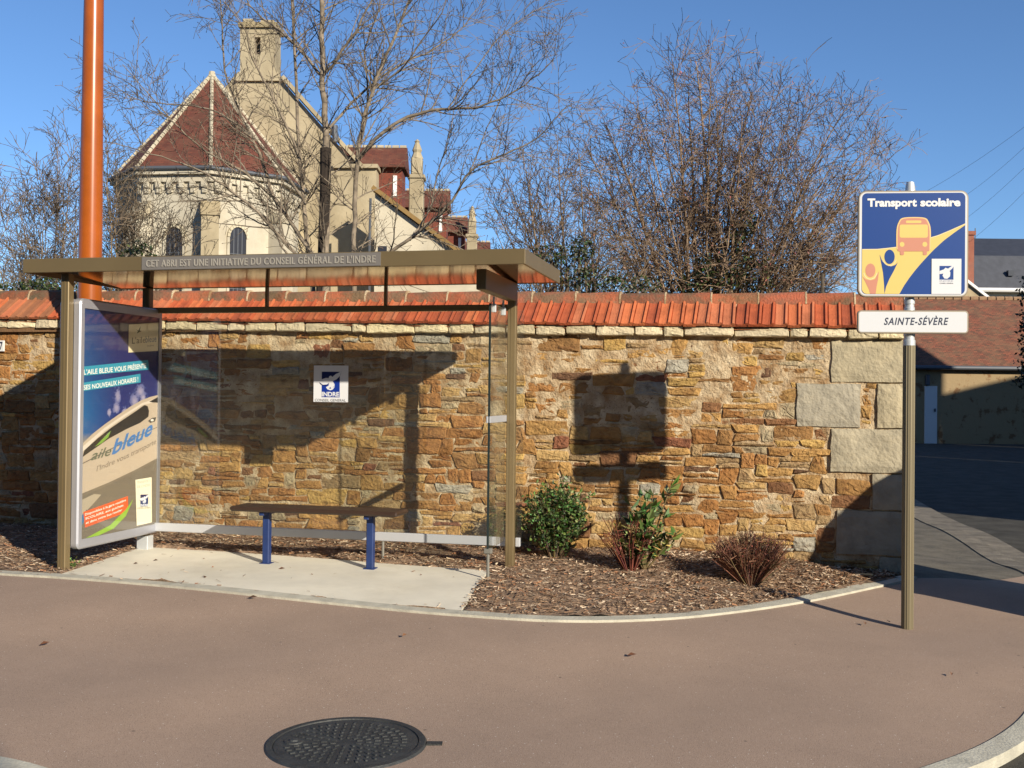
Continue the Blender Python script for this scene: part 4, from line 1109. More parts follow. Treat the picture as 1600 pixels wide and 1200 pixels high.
for (bn_, lab, spots) in (('ivy_bush', 'dark evergreen ivy mass above the right end of the shelter roof', ((885,425,.5,.3),(930,440,.5,.25),(860,400,.3,.2),(985,445,.5,.18),(905,390,.25,.2))),
                     ('ivy_mound', 'low green ivy on top of the wall left of the shelter', ((85,448,.5,.12),(30,450,.6,.08),(215,400,.3,.25),(240,430,.4,.2)))):
    b = MB(); Yi = 16.8 if bn_ == 'ivy_bush' else 15.5
    for (x, y, rx_, rz__) in spots: leaf_cloud(b, at(x, y, Yi), rx_, .4, rz__, 480, .060, [tuple(q*.7 for q in g_) for g_ in GR], ri, .1)
    c0 = at(spots[0][0], 600, Yi); c0.z = 0
    t_ = thing(bn_, lab, 'shrub', c0)
    b.build('foliage', M['leaf'], t_)
    s_ = MB()
    for (x, y, rx_, rz__) in spots:
        e = at(x, y, Yi); s_.tube([c0, c0.lerp(e, .5)+Vector((.1,0,.2)), e], [.05,.04,.02], 6, (.5,.45,.4))
    s_.build('stem', M['bark'], t_)
# thin timber post beyond the wall
pp = at(1285, 455, 16); b = MB(); b.tube([Vector((pp.x,16,0)), at(1285,428,16)], .025, 8, (.5,.48,.45)); o = b.build('garden_post', M['bark']); tag(o, 'thin grey post standing behind the wall under the large tree', 'post')

# ------------------------------------------------------------------ church
AY = 30.0
ch = thing('church', 'cream stone church with red tiled apse roof and bell gable behind the bare tree', 'church', Vector((-9.2, 34, 0)))
ac = Vector((at(325, 600, 32.8).x, 32.8, 0)); AR = 2.85
vd = Vector((ac.x, ac.y, 0)).normalized()
def acorn(k, r, z): 
    a = math.atan2(-vd.y, -vd.x)+R(45)*k; return Vector((ac.x+r*math.cos(a), ac.y+r*math.sin(a), z))
ez = CH+343/F*30.0; az_ = at(325, 117, 32.8).z
b = MB()
for k in range(-2, 2):
    a0, a1 = acorn(k, AR-.18, 0), acorn(k+1, AR-.18, 0)
    b.add([a0-Z_*.3, a1-Z_*.3, a1+Z_*ez, a0+Z_*ez], [(0,1,2,3)])
# body continuing behind
p0, p1 = acorn(-2, AR-.18, 0), acorn(2, AR-.18, 0); bk = Vector((vd.x, vd.y, 0))*6
b.add([p0, p0+bk, p0+bk+Z_*ez, p0+Z_*ez], [(3,2,1,0)]); b.add([p1, p1+bk, p1+bk+Z_*ez, p1+Z_*ez], [(0,1,2,3)])
b.build('apse_wall', M['cream'], ch)
b = MB(); apx = Vector((ac.x, ac.y, az_))
for k in range(-2, 2): b.add([acorn(k, AR+.04, ez+.12), acorn(k+1, AR+.04, ez+.12), apx], [(0,1,2)])
rb = Vector((vd.x, vd.y, 0))*6
b.add([acorn(-2, AR+.04, ez+.12), apx, apx+rb, acorn(-2, AR+.04, ez+.12)+rb], [(0,1,2,3)]); b.add([acorn(2, AR+.04, ez+.12), apx, apx+rb, acorn(2, AR+.04, ez+.12)+rb], [(3,2,1,0)])
o = b.build('apse_roof', M['churchroof'], ch); auto_uv(o)
b = MB()
for k in range(-2, 3):
    c = acorn(k, AR+.04, ez+.13)
    for q in range(26):
        t0_, t1_ = q/26, (q+.86)/26; b.tube([c.lerp(apx, t0_)+Z_*.03, c.lerp(apx, t1_)+Z_*.03], .055, 6, (.95,.93,.88))
b.tube([apx-Z_*.1, apx+Z_*.1], [.13,.09], 8, (.95,.93,.88))
b.build('hip_tiles', M['cream'], ch)
b = MB()
for k in range(-2, 2):
    for (r_, z_0, z_1, c_) in ((AR-.08, ez-.22, ez-.03, (1.05,1.05,1.05)), (AR+.06, ez-.03, ez+.11, (1,1,1))):
        a0, a1, b0, b1 = acorn(k, r_, z_0), acorn(k+1, r_, z_0), acorn(k, r_, z_1), acorn(k+1, r_, z_1)
        b.add([a0, a1, b1, b0], [(0,1,2,3)], c_)
        i0, i1 = acorn(k, AR-.35, z_0), acorn(k+1, AR-.35, z_0); b.add([a0, a1, i1, i0], [(0,3,2,1)], c_)
    for q in range(6):
        t = (q+.5)/6; c = acorn(k, AR-.18, ez-.4).lerp(acorn(k+1, AR-.18, ez-.4), t); dn = (acorn(k, 1, 0)+acorn(k+1, 1, 0)-ac*2); dn.z = 0; dn.normalize(); tn = Vector((-dn.y, dn.x, 0))
        b.box(c, tn, dn, Z_, -.09, .09, -.05, .11, -.0, .18, bev=.02); b.box(c, tn, dn, Z_, -.075, .075, -.05, .07, -.14, .0, bev=.02)
b.build('cornice', M['cream'], ch)
b = MB()
for k in range(-2, 2):
    a0, a1 = acorn(k, AR+.10, ez+.135), acorn(k+1, AR+.10, ez+.135); b.tube([a0, a1], .06, 8)
b.build('gutter', M['zinc'], ch)
# buttresses at the corners, windows in faces
for k in (-1, 0, 1):
    c = acorn(k, AR-.2, 0); dn = (c-ac); dn.z = 0; dn.normalize(); tn = Vector((-dn.y, dn.x, 0)); zt2 = at(325, 318, 30).z
    b = MB(); b.box(c, tn, dn, Z_, -.24, .24, -.1, .45, -.3, zt2-.35)
    b.prism([c+tn*-.27+dn*.5+Z_*(zt2-.35), c+tn*-.27-dn*.05+Z_*(zt2-.35), c+tn*-.27-dn*.05+Z_*(zt2+.15)], tn*.54, (.85,.82,.75))
    b.build('buttress', M['greystone' if k == 0 else 'cream'], ch)
def archwin(c, tn, dn, w, zb_, zs, parent, n=10):
    b = MB(); pts = [(-w/2, zb_), (w/2, zb_)]+[(w/2*math.cos(math.pi*k/n), zs+w*.62*math.sin(math.pi*k/n)) for k in range(n+1)]
    b.prism([c+tn*x+Z_*z+dn*.02 for x, z in pts], -dn*.2)
    g = b.build('window', M['darkglass'], parent)
    b = MB(); N2 = n
    for k in range(N2):
        t0_, t1_ = math.pi*k/N2, math.pi*(k+.9)/N2
        q = [(w/2*math.cos(t)*s, zs+w*.62*math.sin(t)*s) for t, s in ((t0_,1),(t1_,1),(t1_,1.32),(t0_,1.32))]
        b.prism([c+tn*x+Z_*z+dn*.07 for x, z in q], -dn*.1, (1.1,1.08,1.0))
    for s_ in (-1, 1): b.box(c, tn, dn, Z_, min(s_*w*.5, s_*w*.66), max(s_*w*.5, s_*w*.66), -.03, .05, zb_, zs)
    b.build('surround', M['cream'], g)
    b = MB()
    for k in range(-1, 2): b.box(c, tn, dn, Z_, k*w*.25-.012, k*w*.25+.012, .02, .035, zb_, zs+w*.5)
    for k in range(8): b.box(c, tn, dn, Z_, -w*.46, w*.46, .02, .034, zb_+.2*k, zb_+.2*k+.02)
    b.build('tracery', M['zinc'], g)
for k, px_ in ((-1, 273), (0, 371), (1, 452)):
    a0, a1 = acorn(k, AR-.18, 0), acorn(k+1, AR-.18, 0); dn = ((a0+a1)/2-ac); dn.z = 0; dn.normalize(); tn = Vector((-dn.y, dn.x, 0))
    r = ray(px_, 380); t = a0.dot(dn)/(r[0]*dn.x+r[1]*dn.y); c = Vector((r[0]*t, r[1]*t, 0))
    archwin(c, tn, dn, .50, at(0,470,c.y).z, at(px_, 372, c.y).z, ch)
# nave gable + bell cote
NY = 35.5
def gp(pts, Y, th_, mb, col=None): mb.prism([at(x, y, Y) for x, y in pts], Vector((0, th_, 0)), col)
b = MB()
gp([(210,640),(588,640),(588,262),(560,262),(470,160),(434,118),(372,112),(340,150),(210,300)], NY, .7, b)
b.build('gable_wall', M['greystone'], ch)
b = MB()   # bell cote with two small openings
for pts in ([(375,118),(384,118),(384,40),(375,40)], [(384,118),(430,118),(430,85),(384,85)], [(384,58),(384,40),(430,40),(430,58)], [(384,85),(398,85),(398,58),(384,58)], [(407,85),(430,85),(430,58),(407,58)]):
    gp(pts, NY-.1, .85, b)
gp([(372,42),(433,42),(433,34),(372,34)], NY-.2, 1.05, b, (.8,.78,.7)); gp([(380,34),(395,34),(395,29),(380,29)], NY-.1, .5, b)
gp([(407,34),(428,34),(428,31),(407,31)], NY-.1, .5, b)
gp([(366,126),(372,112),(434,112),(441,126)], NY-.12, .9, b)
b.build('bell_gable', M['greystone'], ch)
b = MB(); gp([(520,262),(590,262),(590,256),(520,256)], NY-.15, 1.0, b); 
a, c = at(440,122,NY-.1), at(566,264,NY-.1); d = (c-a).normalized(); up3 = Vector((-d.z,0,d.x)); up3 = -up3 if up3.z < 0 else up3
b.box(a, d, Y_, up3, 0, (c-a).length, -.1, .9, .0, .12)
b.build('gable_coping', M['greystone'], ch)
# nave roof & side dormers
xs_ = [(633, 222, 34.0+2), (702, 292, 43.5), (730, 335, 50.5), (766, 375, 58.5)]
Hr = at(633, 222, 36).z
b = MB(); e_a = at(588, 262, 36.2); e_b = at(735, 372, 58)
b.add([Vector((e_a.x-.5, 36.2, Hr-1.6)), Vector((e_b.x-.5, 62, Hr-1.6)), Vector((e_b.x-5, 62, Hr+2)), Vector((e_a.x-5, 36.2, Hr+2))], [(0,1,2,3)])
o = b.build('nave_roof', M['churchroof'], ch); auto_uv(o)
b = MB(); b.prism([Vector((e_a.x-5, 36.2, 0)), Vector((e_a.x-.6, 36.2, 0)), Vector((e_a.x-.6, 36.2, Hr-1.6)), Vector((e_a.x-5, 36.2, Hr-1.6))], Vector((1.5, 26, 0))); b.build('nave_wall', M['cream'], ch)
for (xr, yt, Y) in xs_:
    rt_ = at(xr, yt, Y); x1 = rt_.x; zR_ = rt_.z; w_ = 1.75; x0 = x1-w_*1.0-.6; hd = .85; hz = .78
    dm = MB(); dm.prism([Vector((x0, Y+hd, zR_)), Vector((x0, Y, zR_-hz)), Vector((x0, Y, zR_-hz-.06)), Vector((x0, Y+2*hd, zR_-hz-.06)), Vector((x0, Y+2*hd, zR_-hz))], Vector((x1-x0, 0, 0)))
    o = dm.build('dormer_roof', M['churchroof'], ch); auto_uv(o)
    rd = MB()
    for q in range(9): xx = x0+(x1-x0)*q/9; rd.tube([Vector((xx, Y+hd, zR_+.03)), Vector((xx+(x1-x0)/9*.85, Y+hd, zR_+.03))], .055, 6, (.95,.92,.86))
    rd.build('ridge', M['cream'], o)
    dm = MB(); dm.box(Vector((x0, Y, 0)), X_, Y_, Z_, 0, x1-x0-.12, .3, 1.4, 4.6, zR_-hz-.061)
    o = dm.build('dormer_cheek', M['cladtile'], ch); auto_uv(o)
    dm = MB(); dm.box(Vector((x1-.42, Y, 0)), X_, Y_, Z_, 0, .13, .26, .298, zR_-hz-1.0, zR_-hz-.3); dm.build('window_trim', M['whitep'], ch)
for (x, yt, yb, Y, hw) in ((652,218,420,39.5,.26),(738,322,420,50,.24)):
    b = MB(); c = at(x, yt, Y); zb2 = at(x, yb, Y).z
    b.box(Vector((c.x, Y, 0)), X_, Y_, Z_, -hw, hw, -.3, .3, zb2-3, c.z-1.4, bev=.03)
    b.box(Vector((c.x, Y, 0)), X_, Y_, Z_, -hw*1.25, hw*1.25, -.36, .36, c.z-1.5, c.z-1.35, bev=.03)
    b.box(Vector((c.x, Y, 0)), X_, Y_, Z_, -hw*.8, hw*.8, -.22, .22, c.z-1.35, c.z-.7, bev=.05)
    b.lathe(Vector((c.x, Y, c.z)), [(hw*.9,-.72),(hw*.55,-.5),(hw*.7,-.4),(hw*.3,-.12),(hw*.4,-.08),(.03,0)], 8)
    b.build('pinnacle', M['greystone'], ch)
# cream side chapel with sloping coping
b = MB(); gp([(583,640),(760,640),(760,430),(586,302)], 33.5, .6, b, (1.05,1.03,1)); b.build('chapel_wall', M['cream'], ch)
b = MB(); a, c = at(584,298,33.4), at(762,430,33.4); d = (c-a).normalized(); up3 = Vector((d.z*-1,0,d.x)); up3 = -up3 if up3.z < 0 else up3
b.box(a, d, Y_, up3, -.1, (c-a).length, -.08, .6, 0, .13, lin((190,160,110))); b.build('chapel_coping', M['cream'], ch)
b = MB(); c = at(598,392,33.48); b.box(c, X_, Y_, Z_, -.13, .13, -.02, .05, -.25, .15); b.build('chapel_window', M['darkglass'], ch)
b = MB(); b.tube([at(579,310,33.3), at(577,395,33.3), at(577,500,33.3)], .04, 6); b.build('downpipe', M['zinc'], ch)
b = MB(); b.tube([at(523,196,35), at(524,222,35)], .10, 8); b.build('flue', M['zinc'], ch)

# ------------------------------------------------------------------ right side buildings
BY = 40.0
x_l = at(1400, 600, BY).x; x_r = at(1850, 600, BY).x
ezb = at(1500, 575, BY).z
barn = thing('barn', 'low stone barn with old red tiled roof across the side street', 'barn', Vector((at(1520,600,BY).x, BY, -.24)))
b = MB(); b.box(Vector((0,BY,0)), X_, Y_, Z_, x_l, x_r, 0, 7, -.4, ezb, (1,1,1)); b.build('wall', mat('barn_render', lin((150,130,98)), .95, amt=.0, scale=2.2, detail=8, col2=lin((120,90,60)), thr=(.55,.62), bump=.5, bscale=8), barn)
rz1 = at(1500, 467, BY+3.5).z
b = MB(); xl2 = x_l-.3
b.prism([Vector((xl2, BY-.2, ezb+.05)), Vector((xl2, BY+3.5, rz1)), Vector((xl2, BY+7.4, ezb-.05)), Vector((xl2, BY+7.4, ezb-.2)), Vector((xl2, BY-.2, ezb-.02))], Vector((x_r-xl2+.3, 0, 0)))
o = b.build('roof', M['oldroof'], barn); auto_uv(o)
b = MB()
for k in range(60): b.tube([Vector((xl2+k*.35, BY+3.5, rz1+.02)), Vector((xl2+k*.35+.3, BY+3.5, rz1+.03))], .09, 6, lin((150,120,90)))
b.build('ridge', M['tile'], o)
b = MB(); b.tube([Vector((xl2+.6, BY-.26, ezb+.0)), Vector((x_r, BY-.26, ezb+.0))], .08, 8); b.build('gutter', M['zinc'], barn)
b = MB(); c0, c1 = at(1445, 603, BY-.05), at(1464, 686, BY-.05); b.box(Vector((0,BY,0)), X_, Y_, Z_, c0.x, c1.x, -.06, .05, -.3, c0.z, bev=.01)
dr = b.build('door', M['whitep'], barn)
b = MB(); b.box(Vector((c1.x-.1, BY, .9)), X_, Y_, Z_, -.03, .03, -.12, -.062, 0, .12, bev=.01); b.build('handle', M['zinc'], dr)
b = MB(); c = at(1448, 596, BY); b.box(Vector((c.x, BY, 0)), X_, Y_, Z_, -.08, .08, -.15, -.001, c.z-.15, c.z+.25, bev=.03); b.build('wall_lamp', M['zinc'], barn)
# slate roofed house behind
HY = 58.0
hs = thing('slate_roofed_house', 'house with dark slate roof rising behind the red tiled barn', 'house', Vector((at(1570,600,HY).x, HY, 0)))
sx0, sx1 = at(1516, 500, HY).x, at(1800, 500, HY).x
zt3 = at(1560, 362, HY).z; zm = at(1560, 396, HY).z; ze = at(1560, 452, HY).z
b = MB(); b.box(Vector((0,HY,0)), X_, Y_, Z_, sx0-.2, sx1, .3, 9, -.3, ze-.15); b.build('wall', M['cream'], hs)
b = MB()
b.prism([Vector((sx0, HY, ze)), Vector((sx0, HY+1.3, zm+.2)), Vector((sx0+.9, HY+4.5, zt3+.25)), Vector((sx1, HY+4.5, zt3+.25)), Vector((sx1, HY+1.3, zm+.2)), Vector((sx1, HY, ze))][0:0] or [Vector((sx0, HY, ze)), Vector((sx0, HY+1.3, zm+.05)), Vector((sx0, HY+9.3, ze))], Vector((sx1-sx0, 0, 0)))
b.add([Vector((sx0-.1, HY+1.29, zm)), Vector((sx1, HY+1.29, zm)), Vector((sx1, HY+4.5, zt3+.3)), Vector((sx0+.8, HY+4.5, zt3+.3)), Vector((sx0-.1, HY+8, zm)), Vector((sx1, HY+8, zm))], [(0,1,2,3),(0,3,4),(3,2,5,4)], (.72,.74,.8))
b.build('roof', M['slate'], hs)
b = MB(); b.tube([Vector((sx0, HY-.1, ze-.05)), Vector((sx1, HY-.1, ze-.05))], .12, 8, (1,1,1)); b.build('gutter', M['whitep'], hs)
b = MB(); c = at(1525, 370, HY+4.4); b.tube([Vector((c.x, HY+4.5, zt3+.2)), Vector((c.x, HY+4.5, zt3+.9))], .03, 5); b.build('finial', M['zinc'], hs)
b = MB(); c = at(1578, 427, HY+.5); b.box(c, X_, Y_, Z_, -.15,.15,-.15,.1,-.15,.15); b.build('skylight', M['darkglass'], hs)
cx0, cx1 = at(1506, 400, 50), at(1522, 400, 50); zc_ = at(1514, 367, 50).z
cm = thing('chimney_house', 'brick chimney and roof gable between the sign and the slate roofed house', 'house', Vector((cx0.x, 50, 0)))
b = MB(); b.box(Vector((0,50,0)), X_, Y_, Z_, cx0.x, cx1.x, 0, .8, 2, zc_); b.box(Vector((0,50,0)), X_, Y_, Z_, cx0.x-.06, cx1.x+.06, -.06, .86, zc_, zc_+.18); o = b.build('chimney', M['brick'], cm); auto_uv(o)
b = MB(); b.prism([at(1485,470,49.5), at(1545,470,49.5), at(1508,440,49.5)], Vector((0,4,0)), (1,.95,.9)); b.build('gable', M['greystone'], cm)
b = MB(); a, c = at(1507,438,49.4), at(1549,471,49.4); d = (c-a).normalized(); up3 = Vector((-d.z,0,d.x)); up3 = -up3 if up3.z < 0 else up3
b.box(a, d, Y_, up3, 0, (c-a).length, -.05, 4, 0, .12); b.build('verge', M['whitep'], cm)
b = MB(); b.box(Vector((0,50,0)), X_, Y_, Z_, at(1485,0,50).x, at(1545,0,50).x, 0, 3.5, -.3, at(1500,470,50).z); b.build('wall', M['greystone'], cm)

# dark conifer at the right edge
cy = thing('dark_conifer', 'dark evergreen tree cut by the right edge of the photo', 'tree', Vector((at(1625,600,30).x, 30, -.24)))
b = MB(); rk = random.Random(61)
for k in range(26):
    y = 425+k*7; 
    for q in range(3):
        c = at(1625+rk.uniform(-14,14), y, 30+rk.uniform(-.8,.8)); leaf_cloud(b, c, .34+.012*k, .5, .16, 60, .12, [lin((34,44,28)), lin((26,34,22)), lin((48,58,34))], rk, .1)
b.build('crown', M['leaf'], cy)
b = MB(); b.tube([Vector((at(1625,600,30).x, 30, -.3)), at(1625, 430, 30)], [.16,.03], 8, (.5,.4,.35)); b.build('trunk', M['bark'], cy)
# overhead wires
for k, (a, c) in enumerate((((1360,340),(1640,168)),((1440,345),(1640,192)),((1440,385),(1640,222)),((1450,420),(1640,258)))):
    p0, p1 = at(a[0], a[1], 34), at(c[0], c[1], 26); b = MB(); pts = [p0.lerp(p1, t/12)-Z_*(.25*4*(t/12)*(1-t/12)) for t in range(13)]
    b.tube(pts, .004, 4, (1.8,2.1,2.5)); o = b.build('overhead_wire', M['bark']); tag(o, ['topmost of the four faint overhead wires at upper right','second from top of the four faint overhead wires at upper right','third from top of the four faint overhead wires at upper right','lowest of the four faint overhead wires at upper right'][k], 'wire', 'overhead wires at upper right')

# ------------------------------------------------------------------ off-frame houses that throw the shade, plus added light blockers
un = Vector((.69,-.725,0)).normalized(); 
sdir = Vector((SR, -1, 0)).normalized(); sperp = Vector((1, SR, 0)).normalized()
def house(name, label, u0, u1, p0, p1, h, hr):
    """footprint: along sun direction u0..u1, across p0..p1"""
    o0 = sdir*u0+sperp*p0
    t_ = thing(name, label, 'house', Vector((o0.x, o0.y, -.24)))
    b = MB(); b.box(Vector((0,0,0)), sdir, sperp, Z_, u0, u1, p0, p1, -.4, h); b.build('wall', M['cream'], t_)
    b = MB(); um = (u0+u1)/2
    b.prism([sdir*(u0-.3)+sperp*(p0-.2)+Z_*h, sdir*um+sperp*(p0-.2)+Z_*hr, sdir*(u1+.3)+sperp*(p0-.2)+Z_*h], sperp*(p1-p0+.4)); o = b.build('roof', M['slate'], t_)
    for k in range(int((p1-p0)/3)):
        for z in (.9, 3.6):
            b = MB(); b.box(Vector((0,0,0)), sdir, sperp, Z_, u0-.03, u0+.02, p0+1+3*k, p0+2+3*k, z, z+1.4); b.build('window', M['darkglass'], t_)
    return t_
# ground point where road shade starts
g1 = onground(1440, 792); pA = Vector((g1.x, g1.y, 0)).dot(sperp); uA = Vector((g1.x, g1.y, 0)).dot(sdir)
house('terraced_house', 'cream terraced house outside the frame on the right of the side street', uA+6.5, uA+15, pA, pA+13, 6.2, 8.6)
house('terraced_house', 'tallest cream terraced house outside the frame in the middle of the terrace', uA+2.5, uA+11, pA+13.3, 36.5, 9.6, 12.4)
house('terraced_house', 'cream terraced house outside the frame at the far end of the terrace', uA+2.5, uA+11, 36.9, 50, 7.3, 9.85)
t_ = None
for k, (xa, xb, hh_, hr_) in enumerate(((-46,-22,9.6,13.4),(-21.6,-6,9.0,12.6),(-5.6,8.5,9.6,13.4),(14.4,40,5.8,8.2))):  # unseen houses added to cut sky light on the wall and glare in the glass
    t_ = thing('street_house', ['stone house behind the camera at the far left of its row','low stone house behind the camera left of centre in its row','tall stone house straight behind the camera','stone house behind the camera at the right of its row'][k], 'house', Vector((xa, -14, -.22)), 'houses behind the camera')
    yo = 4 if k < 3 else 0
    b = MB(); b.box(Vector((0,-14+yo,0)), X_, Y_, Z_, xa, xb, -8, 0, -.4, hh_); b.build('wall', M['greystone'], t_)
    b = MB(); b.prism([Vector((xa-.1,-13.6+yo,hh_)), Vector((xa-.1,-18+yo,hr_)), Vector((xa-.1,-22.4+yo,hh_))], X_*(xb-xa+.2)); b.build('roof', M['slate'], t_)
    for q in range(int((xb-xa)/3)):
        for z in ((.8, 3.6, 6.5) if k < 3 else (.8, 3.4)):
            b = MB(); b.box(Vector((xa+1+3*q,-14+yo,0)), X_, Y_, Z_, 0, 1, -.02, .04, z, z+1.5); b.build('window', M['darkglass'], t_)
bp = sperp*8.05+sdir*-3.0; bp.z = G(bp.x, bp.y)  # added domed object, shaped to throw rounded shade on the wall corner
blocker = thing('recycling_container', 'green domed recycling container standing outside the frame on the right', 'container', bp)
b = MB(); b.lathe(bp, [(.64,-.02),(.70,.06),(.76,.9),(.74,1.25),(.63,1.55),(.44,1.76),(.2,1.86),(.02,1.88)], 40); b.build('body', mat('green_plastic', lin((40,84,52)), .5), blocker, smooth=True)
b = MB(); b.lathe(bp, [(.765,.86),(.78,.88),(.78,.94),(.765,.96)], 40); b.build('band', M['darkbrown'], blocker)

# ------------------------------------------------------------------ shrubs in the bed
def bed_pt(px, py): p = onground(px, py); p.z = bedz(p.x, p.y); return p
def bed_at(px, Y):
    p = at(px, 850, Y); p.z = bedz(p.x, p.y); return p
def twig_shrub(name, label, base, H_, Wd, nst, barkc, leafn, lsize, lcols, seed, lw=.3, up=.5, t_lo=.25):
    rg = random.Random(seed); o = thing(name, label, 'shrub', base); st, lf = MB(), MB()
    for k in range(nst):
        a = rg.uniform(0, 2*math.pi); r_ = math.sqrt(rg.random())*Wd; L = H_*rg.uniform(.6, 1.05)*(1-.25*r_/Wd)
        e = base+Vector((math.cos(a)*r_, math.sin(a)*r_*.8, L)); m_ = base.lerp(e, .5)+Vector((math.cos(a)*r_*.12, 0, L*.06))+Vector((rg.uniform(-.02,.02), rg.uniform(-.02,.02), 0))
        pts = [base-Z_*.03+Vector((math.cos(a)*.03, math.sin(a)*.03, 0)), m_, e]; st.tube(pts, [.006,.004,.002] if nst < 200 else [.0035,.0026,.0016], 4, tuple(c*rg.uniform(.7,1.2) for c in barkc), cap=False)
        for q in range(3):
            t = rg.uniform(.3,.95); p = pts[0].lerp(pts[1], t*2) if t < .5 else pts[1].lerp(pts[2], t*2-1); d = (Vector((rg.gauss(0,1), rg.gauss(0,1), rg.uniform(.3,1.6)))).normalized()*L*.25
            st.tube([p, p+d], [.003,.0015], 3, barkc, cap=False)
            pts.append(p+d)
        for q in range(leafn):
            t = rg.uniform(t_lo, 1.0); p = (pts[0].lerp(pts[1], t*2) if t < .5 else pts[1].lerp(pts[2], t*2-1)) if rg.random() < .55 else pts[rg.randrange(2, len(pts))]
            p = p+Vector((rg.gauss(0,1), rg.gauss(0,1), rg.gauss(0,1)))*lsize*.6
            if p.z < base.z+.02: continue
            d = Vector((rg.gauss(0,1), rg.gauss(0,1), rg.gauss(0,.6)+up)).normalized(); s = d.cross(Vector((rg.gauss(0,.5), rg.gauss(0,.5), 1))).normalized(); L2 = lsize*rg.uniform(.6,1.25)
            nrm = d.cross(s); w_ = L2*lw; col = tuple(c*rg.uniform(.7,1.35) for c in rg.choice(lcols))
            lf.add([p, p+d*L2*.45+s*w_+nrm*w_*.35, p+d*L2, p+d*L2*.45-s*w_+nrm*w_*.35, p+d*L2*.5], [(0,1,4),(1,2,4),(2,3,4),(3,0,4)], col)
    st.build('stems', M['bark'], o)
    if lf.v: lf.build('leaves', M['leaf'], o)
    return o
G1 = [lin((70,96,44)), lin((54,80,38)), lin((92,116,58)), lin((120,134,84)), lin((46,66,34))]
twig_shrub('evergreen_shrub', 'dense small-leaved evergreen shrub beside the right post of the shelter', bed_at(866,8.98), .64, .27, 64, (.6,.5,.35), 66, .040, G1, 71, lw=.3)
twig_shrub('evergreen_shrub', 'small sparse evergreen shrub seen through the side glass of the shelter', bed_at(793,9.2), .36, .15, 18, (.6,.5,.35), 24, .034, G1, 72)
# laurel: big upright leaves with red dogwood stems next to it
lau = bed_pt(1008,893)
rg = random.Random(73); o = thing('laurel_shrub', 'young shrub with large glossy leaves in the middle of the bed', 'shrub', lau); st, lf = MB(), MB()
for (x, y) in ((1000,775),(1022,765),(1052,748),(985,790),(1015,800),(1040,800),(990,830),(1030,835),(1005,850),(1050,850),(970,845),(965,820),(1010,780),(1060,830),(980,865)):
    e = at(x, y, lau.y+rg.uniform(-.12,.12)); pts = [lau-Z_*.02, lau.lerp(e, .5)+Vector((rg.uniform(-.02,.02),0,.02)), e]; st.tube(pts, [.008,.006,.003], 5, (.7,.62,.35), cap=False)
    for q in range(21):
        t = rg.uniform(.3,1); p = pts[0].lerp(pts[1], t*2) if t < .5 else pts[1].lerp(pts[2], t*2-1)
        d = Vector((rg.gauss(0,1), rg.gauss(0,1), rg.uniform(-.1,1.5))).normalized(); s = d.cross(Vector((rg.gauss(0,.3), rg.gauss(0,.3), 1))).normalized(); L2 = rg.uniform(.075,.135)*(1.1 if y < 800 else .85); w_ = L2*.25; nrm = d.cross(s)
        col = tuple(c*rg.uniform(.75,1.3) for c in rg.choice(G1[:4] if y < 820 or rg.random() < .4 else [lin((160,158,110)), lin((176,150,96)), lin((96,110,56))]))
        lf.add([p, p+d*L2*.45+s*w_+nrm*w_*.4, p+d*L2, p+d*L2*.45-s*w_+nrm*w_*.4, p+d*L2*.5], [(0,1,4),(1,2,4),(2,3,4),(3,0,4)], col)
st.build('stems', M['bark'], o); lf.build('leaves', M['leaf'], o)
rd_ = bed_pt(985,893)
RED = (.62,.22,.18)
twig_shrub('dogwood_shrub', 'thin crimson stems of a leafless shrub left of the glossy-leaved one', rd_, .50, .27, 46, RED, 1, .03, [lin((120,60,50))], 74)
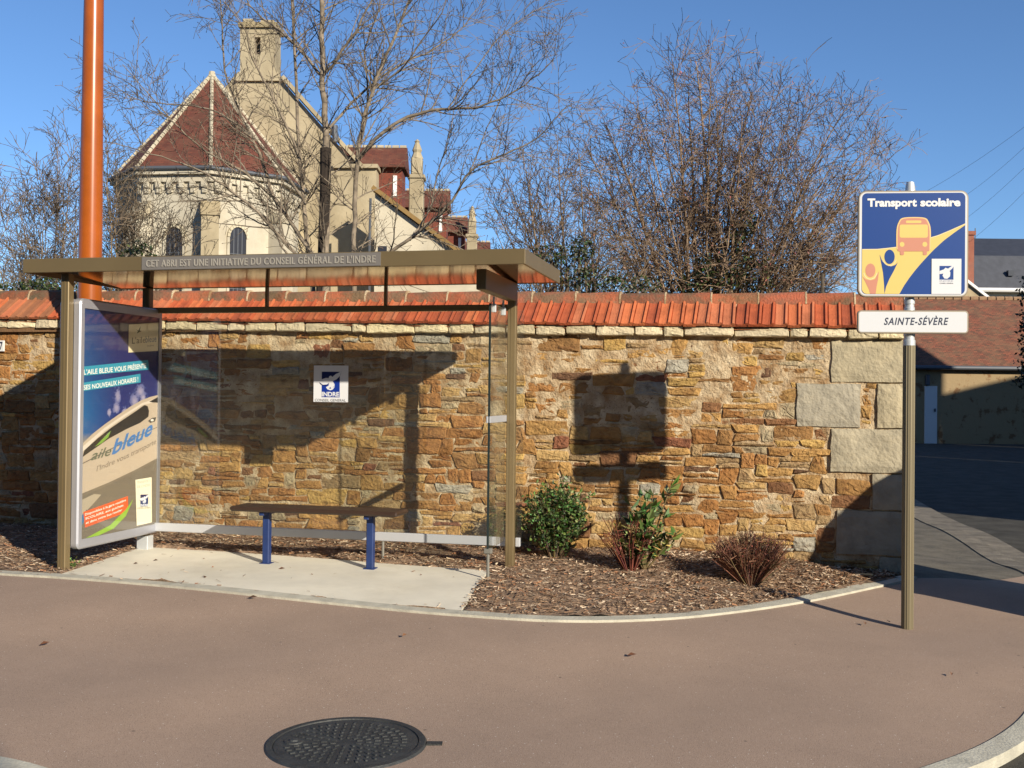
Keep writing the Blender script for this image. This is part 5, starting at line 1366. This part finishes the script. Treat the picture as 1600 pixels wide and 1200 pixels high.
twig_shrub('twiggy_shrub', 'fine reddish brown leafless shrub at the right part of the bed', bed_pt(1172,915), .42, .33, 420, (1.0,.60,.46), 8, .013, [lin((110,58,42)), lin((130,76,52))], 75)
twig_shrub('grass_tuft', 'small green grass tuft at the foot of the left shelter post', onground(104,889), .07, .10, 24, (.35,.6,.2), 5, .035, [lin((96,124,52)), lin((120,136,70))], 76, lw=.1)
# wood piece & pale stones
p = bed_pt(1350, 905); b = MB(); b.box(p+Z_*.02, Vector((.75,-.6,.05)).normalized(), Vector((.6,.75,0)).normalized(), Z_, -.07, .07, -.014, .014, -.008, .008, lin((214,190,140)), bev=.004)
o = b.build('wood_offcut', M['chip']); tag(o, 'pale split piece of wood lying on the mulch near the kerb', 'wood piece')
# dry leaves on pavement
lpos = [(632,997),(987,1028),(1487,1058),(212,884),(243,879),(440,892),(320,905),(1388,975),(395,937),(1352,978),(70,1010)]
lab = ['tiny dark dry leaf on the pavement below the middle of the slab edge','brown dry leaf on the pavement in front of the round bed','brown dry leaf lying on the pavement at the right','brown dry leaf on the left part of the concrete slab','small dark crumb of leaf on the slab near the poster case','dark dry leaf on the slab between the bench legs','faint dry leaf on the slab in front of the left bench leg','brown dry leaf just left of the sign pole foot','dark curled leaf on the pavement edge below the slab','small dry leaf on the pavement between kerb and sign pole','dry leaf on the pavement at the far left']
for (x, y), l_ in zip(lpos, lab):
    p = onground(x, y); p.z = G(p.x, p.y)+.018; b = MB(); a = random.uniform(0, 3); d = Vector((math.cos(a), math.sin(a), .1)); s = Vector((-d.y, d.x, .2)); L2 = random.uniform(.018,.032)
    b.add([p-d*L2, p+s*L2*.5+Z_*.008, p+d*L2, p-s*L2*.5+Z_*.004, p], [(0,1,4),(1,2,4),(2,3,4),(3,0,4)], lin(random.choice([(96,62,40),(74,52,36),(120,84,56)])))
    o = b.build('dry_leaf', M['leaf']); tag(o, l_, 'leaf', 'dry leaves on the paving')
for o in bpy.data.objects:
    if '_o' in o: del o['_o']
print('tree faces', n_t1, 'objects', len(bpy.data.objects), 'polys', sum(len(o.data.polygons) for o in bpy.data.objects if o.type == 'MESH'))
